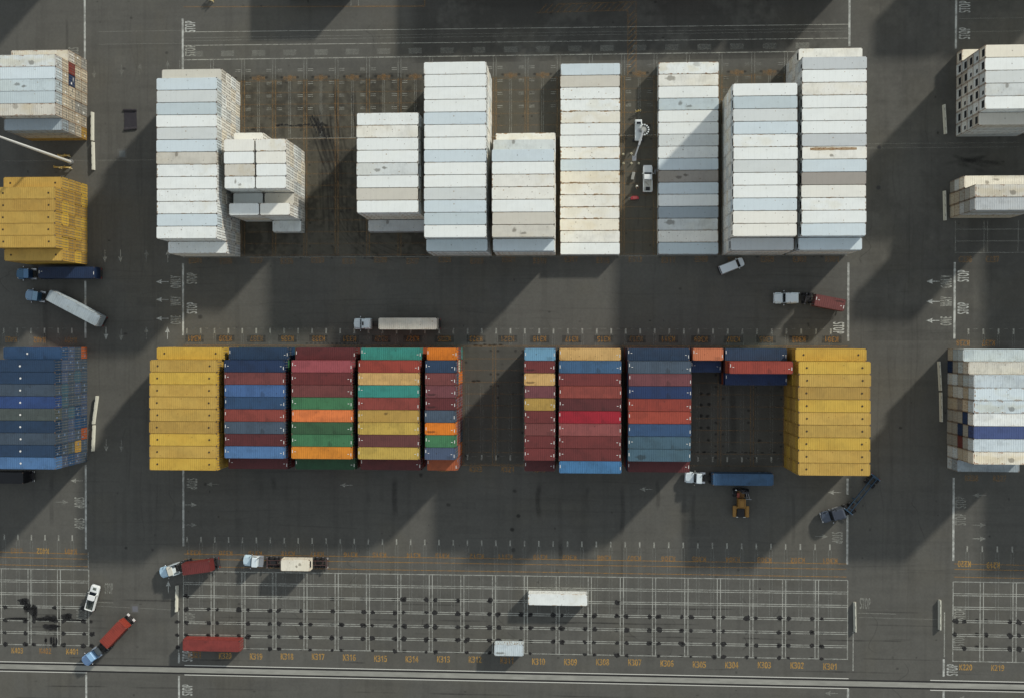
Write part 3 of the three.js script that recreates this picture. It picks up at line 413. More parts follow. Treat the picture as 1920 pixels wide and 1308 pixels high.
// one container, its base centre at x, y, z
function container(o) { // o: label, reefer, L, H, color, roof, x, y, z, turn, detail (top roof seen), ends, marks, group
  const t = thing(o.reefer ? 'refrigerated_container' : 'shipping_container', o.label, 'container', o.x, o.y, o.z, o.turn ?? rr(-0.0012, 0.0012), o.group);
  const L = o.L, H = o.H, fade = 0.93 + 0.035 * Math.floor(R() * 5), c = col(o.color).multiplyScalar(o.reefer ? 0.97 + 0.01 * Math.floor(R() * 4) : fade), sm = mat(c, { map: ST[o.side ?? Math.floor(R() * (o.reefer ? 2 : 2.4))], roughness: 0.55 });
  part(t, 'body', o.reefer ? reeferBody(L, H) : dryBody(L, H), sm);
  if (o.ends !== false) for (const e of [1, -1]) part(t, 'end_frame', endFrame(L, H, e), o.plates === 'rusty' ? mat(c, { map: ST[3], roughness: 0.8 }) : sm);
  if (o.plates) for (const s of [1, -1]) { const v = Math.floor(R() * 7); if (R() < 0.55) part(t, 'door_plate', geo('plate' + v + s + L + H, () => bx(0.02, 0.18 + 0.07 * v, 0.75 - 0.08 * v, L / 2 + 0.002, H * (0.3 + 0.07 * v), s * (0.4 + 0.04 * v))), o.plates === 'blue' ? plateBlue : R() < 0.6 ? white85 : M.bars); }
  const set = RT[o.roof ?? (o.reefer ? 'reefer' : L < 8 ? 'dry20' : 'dry')];
  part(t, 'roof', o.reefer ? reeferRoof(L, H) : dryRoof(L, H), mat(c, { map: set[Math.floor(R() * set.length)], roughness: o.reefer ? 0.5 : 0.62 }));
  if (o.ends !== false) {
    for (const s of [1, -1]) { const d = part(t, 'door', doorLeaf(L, H, s), sm); part(d, 'locking_bar', doorBars(L, H, s), M.bars); }
    if (o.reefer) { const u = part(t, 'cooling_unit', unitPanel(L, H), sm); part(u, 'fan_grille', unitGrille(L, H, R() < 0.3 ? 1 : 0), M.grille); }
  }
  const cm = castMat[Math.floor(R() * 3)];
  for (const [x, y, z] of castPos(L, H, o.ends !== false)) part(t, 'corner_casting', casting, cm).position.set(x, y, z);
  if (o.marks === 'ends') for (const e of [-1, 1]) { part(t, 'roof_marking', plateW, white85).position.set(e * (L / 2 - 0.22), H - 0.002, e * rr(0.05, 0.5)); if (R() < 0.6) part(t, 'roof_marking', plateS, white85).position.set(e * (L / 2 - 0.75), H - 0.002, e * rr(0.0, 0.3)); }
  if (o.marks === 'dots') for (const e of [-1, 1]) part(t, 'roof_disc', discW, dotDark).position.set(e * (L * 0.385), H, 0);
  if (o.marks === 'white dot') part(t, 'roof_disc', discW, white85).position.set(L / 2 - 7.2, H, 0.05);
  return t;
}
const hidden = []; // containers low in the stacks that show only as a mass
// one column of stacked rows: rows [row, tiers, colour, roof kind]
function column(c) {
  const n = c.rows.length;
  c.rows.forEach(([r, tiers, color, roof, side], i) => {
    const z = c.z0 + c.pitch * (r + 0.5), L = c.L;
    for (let k = tiers - 1; k >= 0; k--) {
      const top = k === tiers - 1, cn = top ? color : (c.low?.[r]?.[tiers - 1 - k - 1] ?? c.palette[Math.floor(R() * c.palette.length)]);
      const x = c.x + L / 2 + rr(-0.07, 0.07) + (top ? c.shift?.[r] ?? 0 : 0), y = k * c.t;
      if (top || c.show) {
        const where = n > 1 ? `${ORD[i]}${i ? ' from top' : ''} in ${c.where}` : `in ${c.where}`;
        const cw = cn.replace('end ', '');
        container({ label: `${cw} ${c.reefer ? 'refrigerated container' : 'shipping container'}${L < 7 ? '' : ''}, ${top ? 'open roof' : TIER[k]}, ${where}`.replace('open roof', 'roof visible'), reefer: c.reefer, L, H: c.t - 0.008, color: cn, roof: top ? roof : undefined, side, x, y: y + 0.002, z, ends: c.ends, plates: !c.show || c.where.includes('yellow') || c.where.includes('upper block') ? false : c.where.includes('stack') && !c.where.includes('blue') ? 'rusty' : 'blue', marks: top ? c.marks : undefined, group: `containers in ${c.where.replace(/^\w+ column, /, '')}` });
      } else hidden.push([x, y, z, L, c.t, cn]);
    }
  });
}
const seq = (a, list, tiers) => list.map((q, i) => Array.isArray(q) ? [a + i, tiers, ...q] : [a + i, tiers, q]);
const W = 'white', WW = 'warm white', CR = 'cream white', LG = 'light grey', GR = 'grey', PB = 'pale blue', BG = 'blue grey', BE = 'beige';
const reeferLow = [W, WW, W, LG, WW, CR];
const UBK = 'upper block', EB = { z0: -56.75, pitch: 2.45, t: 2.896, reefer: true, palette: reeferLow };
column({ ...EB, where: 'first column, ' + UBK, x: -81.5, L: 12.19, show: true, rows: [[1, 4, BE, 'reefer'], ...seq(2, [PB, LG, BG, W, LG, PB, [BE, 'dirty'], [W, 'rusty'], W, [W, 'spotted'], [W, 'rusty'], PB, [W, 'spotted']], 5), [15, 3, W, 'spotted']] });
column({ ...EB, where: 'second column, ' + UBK, x: -67.85, L: 6.06, show: true, ends: true, rows: [[6, 3, WW], [7, 5, WW], [8, 5, W], [9, 5, BE, 'rusty'], [10, 5, W, 'dirty'], [11, 3, LG], [12, 4, W]] });
column({ ...EB, where: 'third column, ' + UBK, x: -61.5, L: 6.06, show: true, ends: true, rows: [[7, 5, WW, 'rusty'], [8, 5, WW], [9, 5, W], [10, 5, W], [11, 3, BE], [12, 4, WW], [13, 1, LG, 'dirty']] });
column({ ...EB, where: 'fourth column, ' + UBK, x: -41.4, L: 12.19, ends: false, rows: [...seq(5, [[W, 'spotted'], [WW, 'dirty'], W, W, [LG, 'dirty'], W, BE, W], 5), [13, 1, GR, 'dirty']] });
column({ ...EB, where: 'fifth column, ' + UBK, x: -28.1, L: 12.19, ends: true, rows: [...seq(1, [W, W, W, W, PB, W, W, PB, W, W, LG, PB, BG, W], 5), [15, 4, BG]] });
column({ ...EB, where: 'sixth column, ' + UBK, x: -14.75, L: 12.19, ends: false, rows: [[6, 2, WW, 'rusty'], [7, 4, LG, 'dirty'], ...seq(8, [PB, W, [WW, 'rusty'], [WW, 'spotted'], W, BE], 5), [14, 5, BE, 'dirty'], [15, 4, PB]] });
column({ ...EB, where: 'seventh column, ' + UBK, x: -1.55, L: 12.19, ends: false, rows: seq(0, [PB, BE, [W, 'spotted'], [W, 'rusty'], [WW, 'rusty'], W, W, [WW, 'rusty'], [PB, 'reefer'], [CR, 'rusty'], [WW, 'rusty'], [WW, 'rusty'], [WW, 'rusty'], [CR, 'rusty'], [WW, 'dirty'], W], 1) });
column({ ...EB, where: 'eighth column, ' + UBK, x: 18.5, L: 12.19, ends: false, rows: seq(0, [[W, 'heavy'], [WW, 'dirty'], W, [BG, 'dirty'], W, W, [LG, 'spotted'], [W, 'spotted'], PB, ['grey brown', 'dirty'], PB, W, ['slate grey'], [LG, 'dirty'], [WW, 'spotted'], BG], 1) });
column({ ...EB, where: 'ninth column, ' + UBK, x: 31.8, L: 12.19, ends: true, rows: [...seq(3, [W, BG, LG, PB, [W, 'rusty'], W, LG, W, W, PB, WW, WW], 5), [15, 4, GR]] });
column({ ...EB, where: 'tenth column, ' + UBK, x: 44.85, L: 12.19, ends: true, rows: [[0, 4, WW, 'dirty'], ...seq(1, [GR, W, [WW, 'dirty'], W, W, W, GR, [WW, 'dirty'], PB, ['grey brown'], [WW, 'reefer'], [W, 'rusty'], W, PB], 5), [15, 4, PB]] });
{ const t = scene.children.find(o => o.userData.label?.includes('9th from top in tenth column') && o.userData.label.includes('roof')); part(t, 'rusted_strip', bend(new THREE.PlaneGeometry(8.8, 0.5, 30, 2).rotateX(-Math.PI / 2), (x, y, z) => [x - 0.2, 2.895 + 0.012 * noise(x * 3, z * 5), z * (0.8 + 0.4 * noise(x * 2, 3)) - 0.75]), mat(C(176, 150, 116), { map: ST[2], roughness: 0.95, side: THREE.DoubleSide })); }
// central block of coloured dry boxes
const dryLow = ['maroon', 'navy', 'brown red', 'rust orange', 'slate', 'red brown', 'slate blue', 'green', 'plum brown'];
const CBK = 'central block', KB = { z0: 1.55, pitch: 2.45, t: 2.62, palette: dryLow, ends: true };
const yl = ['yellow', 'golden yellow', 'dull yellow'];
column({ ...KB, where: 'first column, ' + CBK, x: -83.45, L: 13.716, t: 2.7, palette: yl, marks: 'dots', rows: [[0, 4, 'yellow', 'yellow'], [1, 5, 'golden yellow', 'yellow'], ...seq(2, ['yellow', 'golden yellow', 'golden yellow', 'golden yellow', 'dull yellow', 'yellow', 'golden yellow', 'yellow'].map(q => [q, 'yellow']), 5)], shift: { 0: 0.35, 1: 0.15 } });
column({ ...KB, where: 'second column, ' + CBK, x: -68.35, L: 12.19, marks: 'ends', rows: [[0, 4, 'navy'], ...seq(1, ['dark navy', 'brown red', 'medium blue', 'slate blue', 'red brown', 'slate', 'dark maroon', 'light blue'], 5), [9, 4, 'dark maroon']] });
column({ ...KB, where: 'third column, ' + CBK, x: -54.75, L: 12.19, marks: 'ends', rows: [[0, 4, 'dark maroon'], ...seq(1, ['rose red', 'maroon', 'brown red', 'green', 'coral orange', 'dark green', 'green', 'amber orange'], 5), [9, 4, 'bottle green']] });
column({ ...KB, where: 'fourth column, ' + CBK, x: -41.4, L: 12.19, marks: 'ends', rows: [[0, 4, 'teal'], ...seq(1, ['brick red', 'tan yellow', 'teal', 'red brown', ['mustard', 'dirty'], 'straw yellow', 'plum brown', 'straw yellow'], 5), [9, 4, 'dark maroon']] });
column({ ...KB, where: 'fifth column, ' + CBK, x: -28.05, L: 6.06, marks: 'ends', show: true, low: { 0: ['red brown', 'brown red', 'teal'], 1: ['red brown', 'end cream', 'green', 'red brown'], 2: ['slate', 'orange', 'orange', 'orange'], 8: ['slate', 'rust orange', 'rust orange', 'orange'], 7: ['rust orange', 'maroon', 'brown red', 'slate'] }, palette: ['maroon', 'brown red', 'mauve', 'red brown', 'plum brown', 'rust orange'], rows: [[0, 4, 'orange'], ...seq(1, ['navy', 'brown red', 'mauve', 'dark maroon', 'slate', 'orange', 'green', 'grey blue'], 5), [9, 4, 'rust orange']] });
column({ ...KB, where: 'sixth column, ' + CBK, x: -8.45, L: 6.06, t: 2.6, marks: 'ends', rows: [...seq(0, ['sky blue', 'maroon', 'tan yellow', 'mauve', 'mustard', 'maroon', 'brown red', 'maroon', 'maroon'], 5), [9, 4, 'dark maroon']] });
column({ ...KB, where: 'seventh column, ' + CBK, x: -1.65, L: 12.19, t: 2.6, marks: 'ends', rows: [[0, 4, 'tan yellow', 'dirty'], ...seq(1, ['steel blue', 'maroon', 'red brown', 'dark maroon', 'crimson', 'dusty rose', 'maroon', 'maroon', 'azure blue'], 5)] });
column({ ...KB, where: 'eighth column, ' + CBK, x: 11.9, L: 12.19, marks: 'ends', rows: [[0, 4, 'navy'], ...seq(1, ['slate', 'mauve', 'royal blue', 'brick red', 'red orange', 'slate blue', 'teal slate', ['teal slate', 'dirty']], 5), [9, 4, 'dark maroon']] });
column({ ...KB, where: 'ninth column, ' + CBK, x: 25.0, L: 6.06, marks: 'ends', rows: [[0, 3, 'salmon orange'], [1, 2, 'deep blue']] });
column({ ...KB, where: 'tenth column, ' + CBK, x: 31.45, L: 12.19, marks: 'ends', rows: [[0, 3, 'navy'], [1, 5, 'brick red'], [2, 3, 'royal blue']] });
column({ ...KB, where: 'eleventh column, ' + CBK, x: 44.65, L: 13.716, t: 2.66, palette: yl, marks: 'dots', rows: [[0, 4, 'yellow', 'yellow'], ...seq(1, ['yellow', 'golden yellow', 'dull yellow', 'yellow', 'golden yellow', 'golden yellow', 'yellow', 'golden yellow', 'golden yellow'].map(q => [q, 'yellow']), 5)] });
// stacks cut by the left edge of the picture
const eb = 'end beige', eg = 'end grey', ec = 'end cream';
column({ z0: -59.55, pitch: 2.44, t: 2.7, where: 'upper left stack', x: -114.7, L: 12.19, show: true, palette: [eb, eg, ec], rows: [[0, 3, BE, 'heavy'], [1, 5, 'light grey', 'heavy', 1], [2, 5, PB, 'reefer', 0], [3, 5, BG, 'dirty', 0], [4, 5, BG, 'reefer', 0], [5, 5, BE, 'heavy', 2], [6, 4, 'slate grey', 'reefer', 1]], low: { 1: [ec, 'red brown', ec, ec], 2: [ec, 'deep blue', eb, eb], 3: [ec, ec, eb, eb], 4: [ec, eb, eg, eg], 5: [eb, eb, ec, eb], 6: [eg, eb, 'mustard'] } });
column({ z0: -33.0, pitch: 2.435, t: 2.75, where: 'left yellow stack', x: -114.7, L: 12.19, show: true, palette: yl, marks: 'dots', rows: [[0, 4, 'golden yellow', 'yellow'], ...seq(1, ['golden yellow', 'dull yellow', 'golden yellow', 'golden yellow', 'golden yellow'].map(q => [q, 'yellow']), 5), [6, 4, 'golden yellow', 'yellow']] });
column({ z0: 1.6, pitch: 2.445, t: 2.75, where: 'left blue stack', x: -114.85, L: 12.19, show: true, palette: ['slate', 'grey blue', 'slate blue', 'slate', 'teal slate', 'olive grey', 'grey blue'], marks: 'white dot', rows: [[0, 4, 'slate blue'], ...seq(1, ['navy', 'navy', 'slate', 'bright blue', 'olive grey', 'navy', 'slate', 'navy', 'light blue'], 5)], low: { 0: ['grey blue', 'slate', 'rust orange'], 7: ['slate', 'grey blue', 'slate', 'rust orange'], 8: ['slate', 'olive grey', 'mustard', 'slate'] } });
// stacks cut by the right edge
column({ z0: -58.6, pitch: 2.44, t: 2.896, reefer: true, where: 'upper right stack', x: 79.1, L: 12.19, show: true, palette: [W, WW, LG, W, BE], rows: [[0, 1, CR, 'dirty'], ...seq(1, [CR, W, LG, [LG, 'dirty'], W], 5), [6, 4, BE]] });
column({ z0: -32.45, pitch: 2.5, t: 2.6, where: 'middle right stack', x: 77.9, L: 12.19, show: true, palette: [eb, eg, 'grey', 'light grey'], rows: [[0, 3, CR, 'dirty'], [1, 5, BE, 'heavy'], [2, 5, 'grey']] });
column({ z0: 1.6, pitch: 2.445, t: 2.72, where: 'lower right stack', x: 77.65, L: 12.19, show: true, palette: [eg, BG, 'light grey', eb, PB], rows: [[0, 3, BG], [1, 4, BE], ...seq(2, [PB, [PB, 'rusty'], [PB, 'heavy'], W, 'dull blue', PB, [CR, 'heavy']], 5), [9, 2, 'slate grey']], low: { 1: [BG, eg, 'deep blue'], 4: ['end cream', 'grey brown', eb, eb], 5: ['deep blue', eg, eg, eg], 6: [eg, 'deep blue', eg, eg], 7: [eg, 'brown red', eg, eg] } });
// yard stacks beyond the frame whose shadows reach into it
for (const [x, z1, rows, t, L, cols] of [[-58.9, -71.9, 5, 2, 13.7, dryLow], [-23.5, -72.7, 6, 3, 12.19, dryLow], [-10.1, -72.7, 6, 3, 12.19, dryLow], [3.3, -72.7, 6, 3, 12.19, dryLow], [16.7, -72.7, 6, 3, 12.19, dryLow], [30, -72.7, 6, 3, 12.19, dryLow], [44.8, -72.7, 6, 3, 12.19, dryLow], [79, -75.5, 3, 4, 12.19, reeferLow], [-115, -83.3, 5, 5, 12.19, dryLow], [105.7, 26, 10, 5, 12.19, reeferLow], [105.7, -17.6, 14, 5, 12.19, reeferLow], [92.5, -42, 7, 5, 12.19, reeferLow], [92.5, -75.5, 4, 4, 12.19, reeferLow]])
  for (let r = 0; r < rows; r++) for (let k = 0; k < t; k++) hidden.push([x + L / 2, k * 2.75, z1 - 2.45 * (r + 0.5), L, 2.75, cols[Math.floor(R() * cols.length)]]);
{
  const g = merge([bx(1, 0.955, W0 - 0.06, 0, 0.5, 0), ...[-1, 1].flatMap(s => [bx(0.012, 0.985, 0.12, -0.4965, 0.4925, s * (W0 / 2 - 0.06)), bx(0.012, 0.985, 0.12, 0.4965, 0.4925, s * (W0 / 2 - 0.06)), bx(0.006, 0.9, 1.0, 0.5, 0.5, s * 0.53)])]);
  const im = new THREE.InstancedMesh(g, new THREE.MeshStandardMaterial({ map: ST[1], roughness: 0.6 }), hidden.length), m = new THREE.Matrix4(), q = new THREE.Quaternion();
  hidden.forEach(([x, y, z, L, t, c], i) => { m.compose(new THREE.Vector3(x, y + 0.003, z), q, new THREE.Vector3(L, t - 0.008, 1)); im.setMatrixAt(i, m); im.setColorAt(i, col(c)); });
  im.name = 'stacked_containers_beneath'; im.castShadow = im.receiveShadow = true; im.userData = { kind: 'stuff', label: 'mass of mixed containers packed beneath the visible top layer of the stacks', category: 'containers' }; scene.add(im);
}
// three boxes standing on the lower grid
container({ label: 'white refrigerated container standing alone on the white-lined lower grid', reefer: true, L: 12.19, H: 2.896, color: W, roof: 'rusty', x: -1.9, y: 0.006, z: 53.5, turn: -0.003 });
container({ label: 'long red container standing alone at the left end of the lower grid', L: 12.19, H: 2.6, color: 'dull red', x: -74.8, y: 0.006, z: 64.35, turn: -0.004 });
container({ label: 'short pale blue container standing alone by slot K311', L: 6.06, H: 2.6, color: PB, roof: 'dry20', x: -12, y: 0.006, z: 64.2, turn: 0.004 });

// ---------------------------------------------------------------- vehicles
// every vehicle is built nose at x = 0 facing +x, its length running to -x, then turned
const tyreG = (r, w) => geo('ty' + r + w, () => merge([cylZ(r, w * 0.82, 0, 0, 0, 22), cylZ(r - 0.04, w, 0, 0, 0, 22)]));
const rimG = (r, w) => geo('ri' + r + w, () => merge([cylZ(r * 0.55, w + 0.02, 0, 0, 0, 14), cylZ(r * 0.2, w + 0.08, 0, 0, 0, 8)]));
function wheel(t, x, y, z, r = 0.5, w = 0.3) { const o = part(t, 'wheel', tyreG(r, w), M.rubber); o.position.set(x, y, z); part(o, 'rim', rimG(r, w), M.rim); return o; }
function tractor(o) {
  const t = thing('semi_truck', o.label, 'truck', o.x, 0.006, o.z, o.turn, 'semi trucks in the yard');
  const hl = o.hood ?? 1.75, cl = o.cab ?? 1.55, sl = o.sleeper ?? 0, total = o.total ?? 7.2, back = hl + cl + sl, c = o.color, ch = o.hoodColor ?? c, cr = o.roofColor ?? c;
  const body = mat(c, { roughness: 0.28 }), hoodM = mat(ch, { roughness: 0.25 }), roofM = mat(cr, { roughness: 0.3 }), rw = 1.06;
  part(t, 'frame', merge([...[-1, 1].map(s => bx(total - 0.8, 0.26, 0.09, -(total + 0.6) / 2, 0.88, s * 0.42)), ...[0.35, 0.55, 0.75, 0.95].map(f => bx(0.12, 0.2, 0.84, -total * f, 0.86, 0)), bx(0.7, 0.3, 1.1, -1.0, 0.75, 0)]), M.frame);
  part(t, 'bumper', slab(roundRect(-0.28, 0.04, -1.08, 1.08, 0.12), 0.42, 0.78, 0.05), M.chrome);
  const nose = bend(slab([[-0.04, -0.62], [-0.16, -0.82], [-hl, -1.0], [-hl, 1.0], [-0.16, 0.82], [-0.04, 0.62], [0.02, 0]], 0.78, 1.86, 0.16, 3), (x, y, z) => [x, y > 1.3 ? y - 0.3 * smooth(-hl, 0, x) - 0.1 * z * z * smooth(1.3, 1.8, y) : y, z]);
  part(t, 'hood', nose, hoodM);
  for (const s of [-1, 1]) { part(t, 'fender', bend(slab(roundRect(-1.6, -0.25, s * 0.72 - (s < 0 ? 0.42 : 0), s * 0.72 + (s > 0 ? 0.42 : 0), 0.12), 0.7, 1.2, 0.1, 3), (x, y, z) => [x, y + 0.12 * Math.cos((x + 0.92) * 2), z]), hoodM); part(t, 'headlight', rb(0.12, 0.22, 0.3, 0.04, -0.12, 0.98, s * 0.82), M.lamp); }
  part(t, 'cab', bend(slab(roundRect(-hl - cl, -hl + 0.06, -1.08, 1.08, 0.14), 0.72, 2.62, 0.1, 3), (x, y, z) => [x > -hl - 0.2 && y > 1.75 ? x - 0.62 * (y - 1.75) : x, y, z * (y > 1.8 ? 1 - 0.06 * (y - 1.8) : 1)]), body);
  part(t, 'cab_roof', bend(slab(roundRect(-hl - cl + 0.02, -hl - 0.44, -0.98, 0.98, 0.2), 2.55, 2.78, 0.07, 3), (x, y, z) => [x, y - 0.06 * z * z, z]), roofM);
  const ws = bend(bx(0.03, 0.66, 1.8, 0, 0, 0), (x, y, z) => [x - 0.62 * y - 0.1 * z * z, y, z * (1 - 0.06 * (y + 0.3))]); ws.translate(-hl - 0.16, 2.14, 0); part(t, 'windshield', ws, M.glass);
  for (const s of [-1, 1]) { part(t, 'side_window', bx(0.8, 0.5, 0.03, -hl - cl * 0.55, 2.05, s * 1.075), M.glass); const m = part(t, 'mirror', rb(0.14, 0.5, 0.26, 0.04, -hl - 0.12, 1.9, s * 1.42), o.mirror ?? M.chrome); part(m, 'mirror_arm', merge([bar(-hl - 0.14, 2.12, s * 1.0, -hl - 0.12, 2.12, s * 1.34, 0.04), bar(-hl - 0.14, 1.7, s * 1.0, -hl - 0.12, 1.7, s * 1.34, 0.04)]), M.frame); }
  if (sl) {
    part(t, 'sleeper', bend(slab(roundRect(-back, -hl - cl - 0.01, -1.13, 1.13, 0.12), 0.75, 3.0, 0.12, 3), (x, y, z) => [x, y, z * (y > 2.2 ? 1 - 0.1 * (y - 2.2) : 1)]), body);
    part(t, 'roof_fairing', bend(slab(roundRect(-back + 0.2, -hl - 0.6, -0.9, 0.9, 0.25), 2.5, 3.3, 0.15, 3), (x, y, z) => [x, y - (y > 2.8 ? 0.5 * smooth(-back + 0.6, -hl - 0.6, x) : 0), z]), roofM);
  }
  if (o.hatch) part(t, 'roof_hatch', rb(0.28, 0.06, 0.8, 0.02, -hl - 0.75, o.hatch, 0), M.black);
  if (o.wings) for (const s of [-1, 1]) part(t, 'side_fairing', bend(rb(1.5, 2.0, 0.09, 0.03, -back - 0.6, 1.85, s * 1.08), (x, y, z) => [x, y, z]), body);
  if (o.box) part(t, 'rear_deck', rb(o.box, 0.35, 1.5, 0.04, -back - o.box / 2 - 0.1, 1.2, 0), o.deckMat ?? M.steel);
  for (const s of [-1, 1]) { const k = part(t, 'fuel_tank', cylX(0.3, 1.25, -hl - cl - 0.25, 0.72, s * 0.92), M.steel); part(k, 'step_plate', bx(1.1, 0.04, 0.3, -hl - cl - 0.25, 1.02, s * 0.98), M.chrome); }
  part(t, 'exhaust_stack', cylY(0.075, 2.3, -back - 0.13, 2.0, 0.92, 10), M.chrome);
  part(t, 'fifth_wheel', merge([cylY(0.5, 0.08, -total + 1.15, 1.12, 0, 18), bx(0.6, 0.1, 0.7, -total + 0.8, 1.08, 0)]), M.black);
  for (const s of [-1, 1]) { wheel(t, -0.95, 0.5, s * 0.98, 0.5, 0.28); for (const x of [-total + 1.75, -total + 0.5]) wheel(t, x, 0.5, s * 0.82, 0.5, 0.56); part(t, 'mud_flap', bx(0.03, 0.6, 0.6, -total - 0.1, 0.55, s * 0.82), M.black); part(t, 'tail_light', bx(0.05, 0.1, 0.16, -total - 0.06, 0.9, s * 0.5), M.red); }
  return t;
}
function chassis(o) { // skeletal container trailer, front at x = 0
  const t = thing('container_chassis', o.label, 'trailer', o.x, 0.006, o.z, o.turn, 'container trailers in the yard'), L = o.L, m = o.mat ?? M.frame;
  for (const s of [-1, 1]) part(t, 'main_beam', merge([bx(L - 0.1, 0.16, 0.12, -L / 2, 1.14, s * 0.45), bx(L - 2.6, 0.22, 0.12, -L / 2 - 1.2, 0.96, s * 0.45)]), m);
  for (let i = 0; i < Math.round(L / 1.6); i++) part(t, 'cross_member', bx(0.1, 0.14, 0.78, -0.8 - i * 1.6, 1.1, 0), m);
  for (const x of [-0.15, -L + 0.15]) { const b = part(t, 'bolster', bx(0.22, 0.18, 2.42, x, 1.12, 0), m); for (const s of [-1, 1]) part(b, 'twist_lock', bx(0.16, 0.06, 0.12, x, 1.205, s * 1.1), M.steel); }
  for (const s of [-1, 1]) part(t, 'landing_leg', merge([bx(0.14, 0.8, 0.14, -2.9, 0.62, s * 0.62), bx(0.3, 0.04, 0.3, -2.9, 0.21, s * 0.62)]), m);
  for (const x of o.axles ?? [-L + 2.3, -L + 1.05]) { part(t, 'axle', cylZ(0.07, 1.7, x, 0.5, 0, 10), M.frame); for (const s of [-1, 1]) wheel(t, x, 0.5, s * 0.85, 0.5, 0.56); }
  part(t, 'rear_bumper', merge([bx(0.1, 0.14, 2.3, -L - 0.03, 0.55, 0), ...[-1, 1].map(s => bx(0.08, 0.6, 0.08, -L - 0.02, 0.82, s * 0.6))]), m);
  for (const s of [-1, 1]) part(t, 'tail_light', bx(0.06, 0.14, 0.4, -L - 0.09, 0.95, s * 0.95), o.lamp ?? M.red);
  if (o.flags) for (const s of [-1, 1]) part(t, 'rear_mudguard', rb(0.5, 0.05, 0.62, 0.02, -L - 0.25, 1.3, s * 0.8), white85);
  return t;
}
const along = (x, z, turn, d) => [x + Math.cos(turn) * d, z - Math.sin(turn) * d];
const DECK = 1.242;
// a box riding on a chassis: nx, nz is the front end of the box, turn its heading
function load(o, b) { const [x, z] = along(b.x, b.z, b.turn, -b.L / 2); return container({ ...b, x, z, y: DECK }); }
const blueCab = C(84, 124, 158), steelBlue = C(120, 158, 196), whiteCab = C(214, 226, 230);
{ // dark blue box beside the yellow stack
  tractor({ label: 'blue truck pulling a dark navy container below the left yellow stack', x: -117.35, z: -14.0, turn: Math.PI - 0.01, color: C(36, 66, 104), roofColor: C(84, 124, 162), hoodColor: C(52, 94, 124), total: 7.2 });
  chassis({ label: 'container trailer under the dark navy box below the left yellow stack', x: -111.4, z: -14.05, turn: Math.PI, L: 12.3 });
  load({}, { label: 'dark navy container on a trailer below the left yellow stack', L: 12.19, H: 2.6, color: 'dark navy', marks: 'ends', x: -111.35, z: -14.05, turn: Math.PI });
}
{
  tractor({ label: 'blue truck turning with an angled pale grey container at the left', x: -115.4, z: -9.55, turn: 3.0131, color: C(58, 96, 122), roofColor: C(126, 160, 184), hoodColor: C(120, 150, 176), total: 6.9 });
  const a = Math.PI - 0.4749, [x, z] = [-109.3, -9.4];
  chassis({ label: 'container trailer under the angled pale grey box at the left', x, z, turn: a, L: 12.3 });
  load({}, { label: 'pale grey container riding at an angle on a trailer at the left', L: 12.19, H: 2.75, color: 'slate grey', roof: 'dry', x: x + 0.1, z, turn: a });
}
{
  tractor({ label: 'white sleeper truck hauling the dirty beige container in the middle aisle', x: -44.7, z: -3.37, turn: Math.PI, color: whiteCab, hood: 1.45, cab: 1.2, sleeper: 1.15, hatch: 3.03, total: 7.4 });
  chassis({ label: 'container trailer under the dirty beige box in the middle aisle', x: -39, z: -3.35, turn: Math.PI, L: 12.4 });
  load({}, { label: 'dirty beige container on a trailer in the middle aisle', L: 12.19, H: 2.6, color: 'beige', roof: 'dirty', x: -39.05, z: -3.35, turn: Math.PI });
}
{
  tractor({ label: 'white truck pulling a short maroon container near the right lane', x: 42.25, z: -8.67, turn: Math.PI, color: whiteCab, hood: 1.75, cab: 1.3, sleeper: 1.6, total: 8 });
  const a = Math.PI - 0.19;
  chassis({ label: 'container trailer under the short maroon box near the right lane', x: 48.6, z: -8.55, turn: a, L: 7.6 });
  load({}, { label: 'short maroon container on a trailer near the right lane', L: 6.06, H: 2.6, color: 'brown red', marks: 'ends', x: 50.0, z: -8.2, turn: a });
}
{
  tractor({ label: 'white truck parked under the blue container beside the yellow handler', x: 24.3, z: 28.15, turn: Math.PI - 0.04, color: whiteCab, total: 7.2, mirror: mat(C(150, 150, 140)) });
  chassis({ label: 'container trailer under the blue box beside the yellow handler', x: 29.6, z: 28.2, turn: Math.PI, L: 12.3 });
  load({}, { label: 'blue container on a trailer beside the yellow handler', L: 12.19, H: 2.75, color: 'steel blue', x: 29.6, z: 28.2, turn: Math.PI });
}
{
  tractor({ label: 'dark grey truck with an empty trailer swinging round the right yellow column', x: 52.1, z: 36.35, turn: -2.8129, color: C(72, 80, 92), roofColor: C(70, 76, 88), hoodColor: C(74, 84, 98), total: 7.0, hood: 1.7, cab: 1.3, sleeper: 1.5 });
  chassis({ label: 'empty dark blue container trailer behind the dark grey truck', x: 57.4, z: 35, turn: Math.PI + 0.91, L: 9.2, mat: mat(C(44, 74, 98), { roughness: 0.5 }), axles: [-8.6, -7.35] });
}
{
  tractor({ label: 'white truck with side fairings pulling a short red container, lower left', x: -86.25, z: 49.55, turn: -2.8413, color: whiteCab, hoodColor: C(178, 208, 226), roofColor: C(206, 204, 190), wings: true, total: 7 });
  chassis({ label: 'container trailer under the short red box, lower left', x: -81.6, z: 48.25, turn: Math.PI + 0.139, L: 8 });
  load({}, { label: 'short red container on a trailer, lower left', L: 6.06, H: 2.6, color: 'maroon', x: -80.55, z: 48.15, turn: Math.PI + 0.139 });
}
